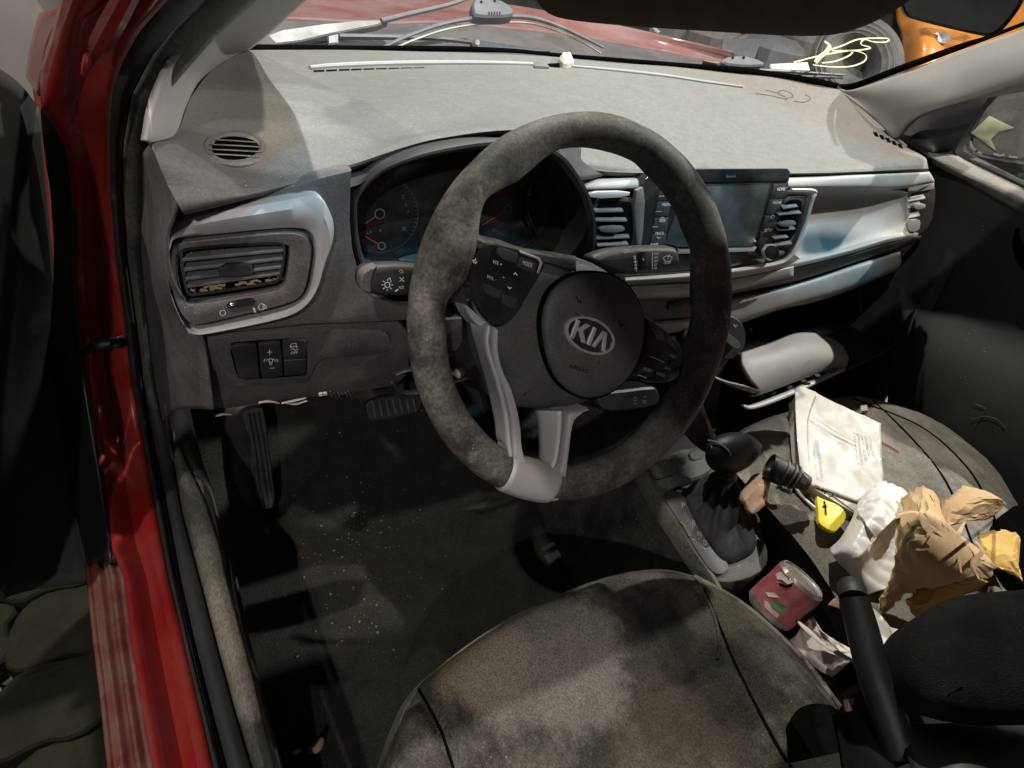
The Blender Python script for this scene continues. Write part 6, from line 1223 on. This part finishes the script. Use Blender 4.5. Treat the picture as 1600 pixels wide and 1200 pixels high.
# paper with print beyond the handbrake
crumple('printed_sheet', [Z((1352, 940, -.27), (1372, 955, -.27), (1400, 985, -.27), (1442, 985, -.27)), Z((1365, 980, -.28), (1385, 1000, -.28), (1410, 1020, -.28), (1440, 1020, -.28)), Z((1385, 1020, -.28), (1400, 1035, -.28), (1420, 1055, -.28), (1448, 1072, -.28))], 6, 6, 'paper', .002, 12, None, seed=2, label='off white printed sheet wedged between handbrake and armrest', cat='paper')
# bulb holder, clips, yellow tag
bh = thing('lamp_socket', 'dark grey round lamp socket lying against the book', 'lamp socket', onps(1230, 740))
a, b = pz(1205, 728, -.255), pz(1262, 756, -.262)
tube('socket_barrel', [a, a.lerp(b, .25), a.lerp(b, .55), a.lerp(b, .78), b], [.0165, .017, .0155, .0135, .011], 'black', bh, 24, 24)
ringed('socket_mouth', [p for p in [a + (a - b).normalized() * -.001 + ((a - b).normalized().orthogonal() * math.cos(t) + (a - b).normalized().cross((a - b).normalized().orthogonal()) * math.sin(t)) * .015 for t in [2 * math.pi * k / 24 for k in range(24)]]], (a - b).normalized(), [(0, 0), (0, .004), (.003, .004), (.004, -.001)], 'blackclean', bh)
for t in (.3, .5, .62): tube('socket_ring', [a.lerp(b, t), a.lerp(b, t + .035)], [.0182, .0182], 'fascia', bh, 24)
ringed('socket_lug', Plane(a.lerp(b, .7), -ray(1250, 750)).L([(1242, 738), (1254, 736), (1262, 746), (1258, 758), (1246, 752)], .014), -ray(1250, 750), [(0, -.01), (0, 0), (.001, .001)], 'greymetal', bh)
tube('socket_plug', [pz(1196, 735, -.26), pz(1206, 742, -.262), pz(1222, 752, -.27)], [.008, .010, .008], 'blackclean', bh, 12, 8)
bc2 = thing('spring_clip', 'small bright metal clips lying beside the dark lamp socket', 'clip', onps(1240, 775))
for l, r_ in (([(1238, 762), (1250, 776), (1262, 790), (1274, 800)], .0028), ([(1246, 762), (1256, 772), (1268, 786), (1276, 796)], .0022), ([(1214, 754), (1222, 762), (1230, 764)], .003), ([(1212, 760), (1222, 756), (1232, 762)], .0018)): tube('clip_wire', [onps(u, v, .006) for u, v in l], [r_, r_], 'chrome' if r_ > .0025 else 'greymetal', bc2, 8, 14, flat=.7)
YP = Plane(pz(1298, 800, -.28), (-.1, -.2, 1))
yt = plate('yellow_tag', [(1276, 773), (1282, 778), (1310, 788), (1322, 800), (1322, 812), (1312, 824), (1304, 832), (1285, 822), (1279, 815), (1279, 800)], YP, .006, 'yellow', None, bev=.001, it=1, label='bright yellow plastic tag with a dark slot under the book spine', cat='tag')
mb = MB(); strokes(mb, YP, [[(1287, 783), (1289, 790), (1290, 805)], [(1285, 792), (1291, 791)]], .0022, .0012); o = mb.out('tag_slot', 'void', yt)
# loose wire with plug at the far front of the seat
wr = thing('loose_wire', 'thin red wire with a tiny grey plug lying across the passenger seat front', 'wire', onps(1350, 640))
tube('wire', [onps(u, v, .002) for u, v in ((1350, 642), (1356, 655), (1366, 678), (1378, 692), (1392, 700), (1404, 708))], [.001, .001], 'blueplug', wr, 6, 30)
tube('wire', [onps(u, v, .002) for u, v in ((1330, 624), (1340, 636), (1350, 642))], [.0008, .0008], 'greymetal', wr, 6, 10)
pl = onps.plane(1350, 638); plate('plug', [(1345, 633), (1355, 632), (1356, 641), (1347, 642)], pl.up(.006), .005, 'tissue', wr)
# brown scrap on the console
crumple('brown_scrap', [Z((1158, 765, -.29), (1172, 748, -.283), (1190, 738, -.28), (1203, 748, -.285)), Z((1155, 780, -.285), (1172, 768, -.272), (1190, 760, -.27), (1200, 765, -.28)), Z((1160, 792, -.29), (1172, 786, -.28), (1186, 778, -.28), (1198, 776, -.29)), Z((1166, 802, -.295), (1176, 805, -.29), (1188, 796, -.29), (1196, 788, -.295))], 7, 7, 'brown', .005, 25, None, seed=1, label='torn brown paper scrap lying by the gear lever boot', cat='paper scrap')
# soda can in the console well
cn = thing('drink_can', 'crushed red and silver drink can standing tilted in the console well', 'can', pz(1210, 960, -.36))
c0, c1 = pz(1200, 955, -.325), pz(1250, 908, -.275)
ax_ = (c1 - c0).normalized(); R0 = .030; u1 = ax_.orthogonal().normalized(); u2 = ax_.cross(u1)
def canring(t, r, n=48):
    c = c0.lerp(c1, t); o = []
    for i in range(n):
        a = 2 * math.pi * i / n; rr = r * (1 + .05 * noise.noise(V((math.cos(a) * 1.5, math.sin(a) * 1.5, t * 3))))
        o.append(c + (u1 * math.cos(a) + u2 * math.sin(a)) * rr)
    return o
prof = [(-.06, .022), (-.05, .025), (0, .0275), (.05, R0), (.16, R0)]
loft('can_shoulder', [canring(t, r) for t, r in prof], 'can', cn, cap=True)
loft('can_print', [canring(t, r) for t, r in [(.16, R0 + .0001)] + [(.16 + .1 * k, R0 + .0001) for k in range(1, 9)] + [(1.02, R0)]], 'canred', cn)
loft('can_top', [canring(t, r) for t, r in [(1.02, R0), (1.06, .0285), (1.09, .0275), (1.09, .026), (1.06, .0255), (1.06, .001)]], 'can', cn)
# printed shapes wrapped on the can
def wrap(name, pts, m):
    P = Plane(c0.lerp(c1, .5), (CAM - c0.lerp(c1, .5)) - ax_ * (CAM - c0.lerp(c1, .5)).dot(ax_)); vs = []
    pp = []
    for (u, v) in pts:
        d = ray(u, v).normalized(); # ray / cylinder
        o_ = CAM - c0; dv = d - ax_ * d.dot(ax_); ov = o_ - ax_ * o_.dot(ax_); A_, B_, C_ = dv.dot(dv), 2 * dv.dot(ov), ov.dot(ov) - (R0 * 1.035) ** 2
        D_ = B_ * B_ - 4 * A_ * C_
        if D_ < 0: return None
        pp.append(CAM + d * ((-B_ - math.sqrt(D_)) / (2 * A_)))
    k = len(pp); c = sum(pp, V()) / k; return mesh(name, pp, [tuple(t) for t in __import__('mathutils').geometry.tessellate_polygon([pp])], m, cn)
wrap('print_mark', [(1212, 896), (1221, 893), (1226, 897), (1236, 890), (1240, 899), (1242, 909), (1231, 913), (1222, 906), (1214, 905)], 'tissue')
wrap('print_mark', [(1206, 938), (1222, 944), (1232, 950), (1222, 957), (1205, 948)], 'green'); wrap('print_mark', [(1196, 925), (1210, 926), (1218, 934), (1200, 932)], 'tissue')
wrap('print_mark', [(1218, 911), (1230, 915), (1237, 912), (1238, 916), (1228, 919), (1217, 914)], 'void'); wrap('print_mark', [(1184, 937), (1200, 940), (1206, 950), (1218, 960), (1214, 966), (1198, 952)], 'tissue')
# tissues and packaging in the well
crumple('crumpled_napkin', [Z((1235, 1000, -.33), (1245, 985, -.32), (1260, 970, -.31), (1270, 962, -.30)), Z((1270, 1040, -.33), (1285, 1020, -.31), (1290, 1005, -.305), (1290, 990, -.30)), Z((1300, 1056, -.33), (1320, 1040, -.31), (1330, 1030, -.30), (1338, 1018, -.30))], 9, 9, 'tissue', .010, 16, None, seed=4, label='crumpled pinkish white napkin stuffed beside the handbrake', cat='napkin')
tube('rolled_wrapper', Z((1248, 972, -.295), (1262, 985, -.29), (1285, 1005, -.285), (1312, 1022, -.28), (1336, 1034, -.28)), [.002, .004, .003, .004, .002], 'tissue', None, 8, 24, flat=.5, label='thin rolled white wrapper edge lying over the napkin', cat='wrapper', base=tuple(pz(1290, 1010, -.30)))
plate('orange_chip', [(1295, 945), (1304, 935), (1309, 935), (1313, 951)], Plane(pz(1304, 945, -.24), (-.2, -.4, .9)), .002, 'orangechip' if 0 else 'brown', None, label='tiny orange pink triangle beside the handbrake grip', cat='scrap')
plate('orange_box', [(1323, 1092), (1352, 1090), (1358, 1104), (1336, 1112), (1326, 1108)], Plane(pz(1340, 1100, -.30), (0, -.2, 1)), .006, 'brown', None, label='faint orange brown box deep in the dark console well', cat='box')
# folded flap of the plastic bag lying over the book, and loose film near the handbrake
gridmesh('plastic_flap', surf([Z((1336, 800, -.255), (1352, 776, -.25), (1372, 756, -.248), (1384, 752, -.25)), Z((1352, 822, -.24), (1368, 800, -.232), (1382, 782, -.232), (1398, 778, -.238)), Z((1366, 842, -.25), (1382, 826, -.24), (1398, 812, -.24), (1412, 808, -.245))], 50, 40), 'bag', bpy.data.objects['plastic_bag'] if 0 else None, .0006, disp=crease, ang=80, label='shiny folded corner of white plastic lying against the handbook', cat='plastic')
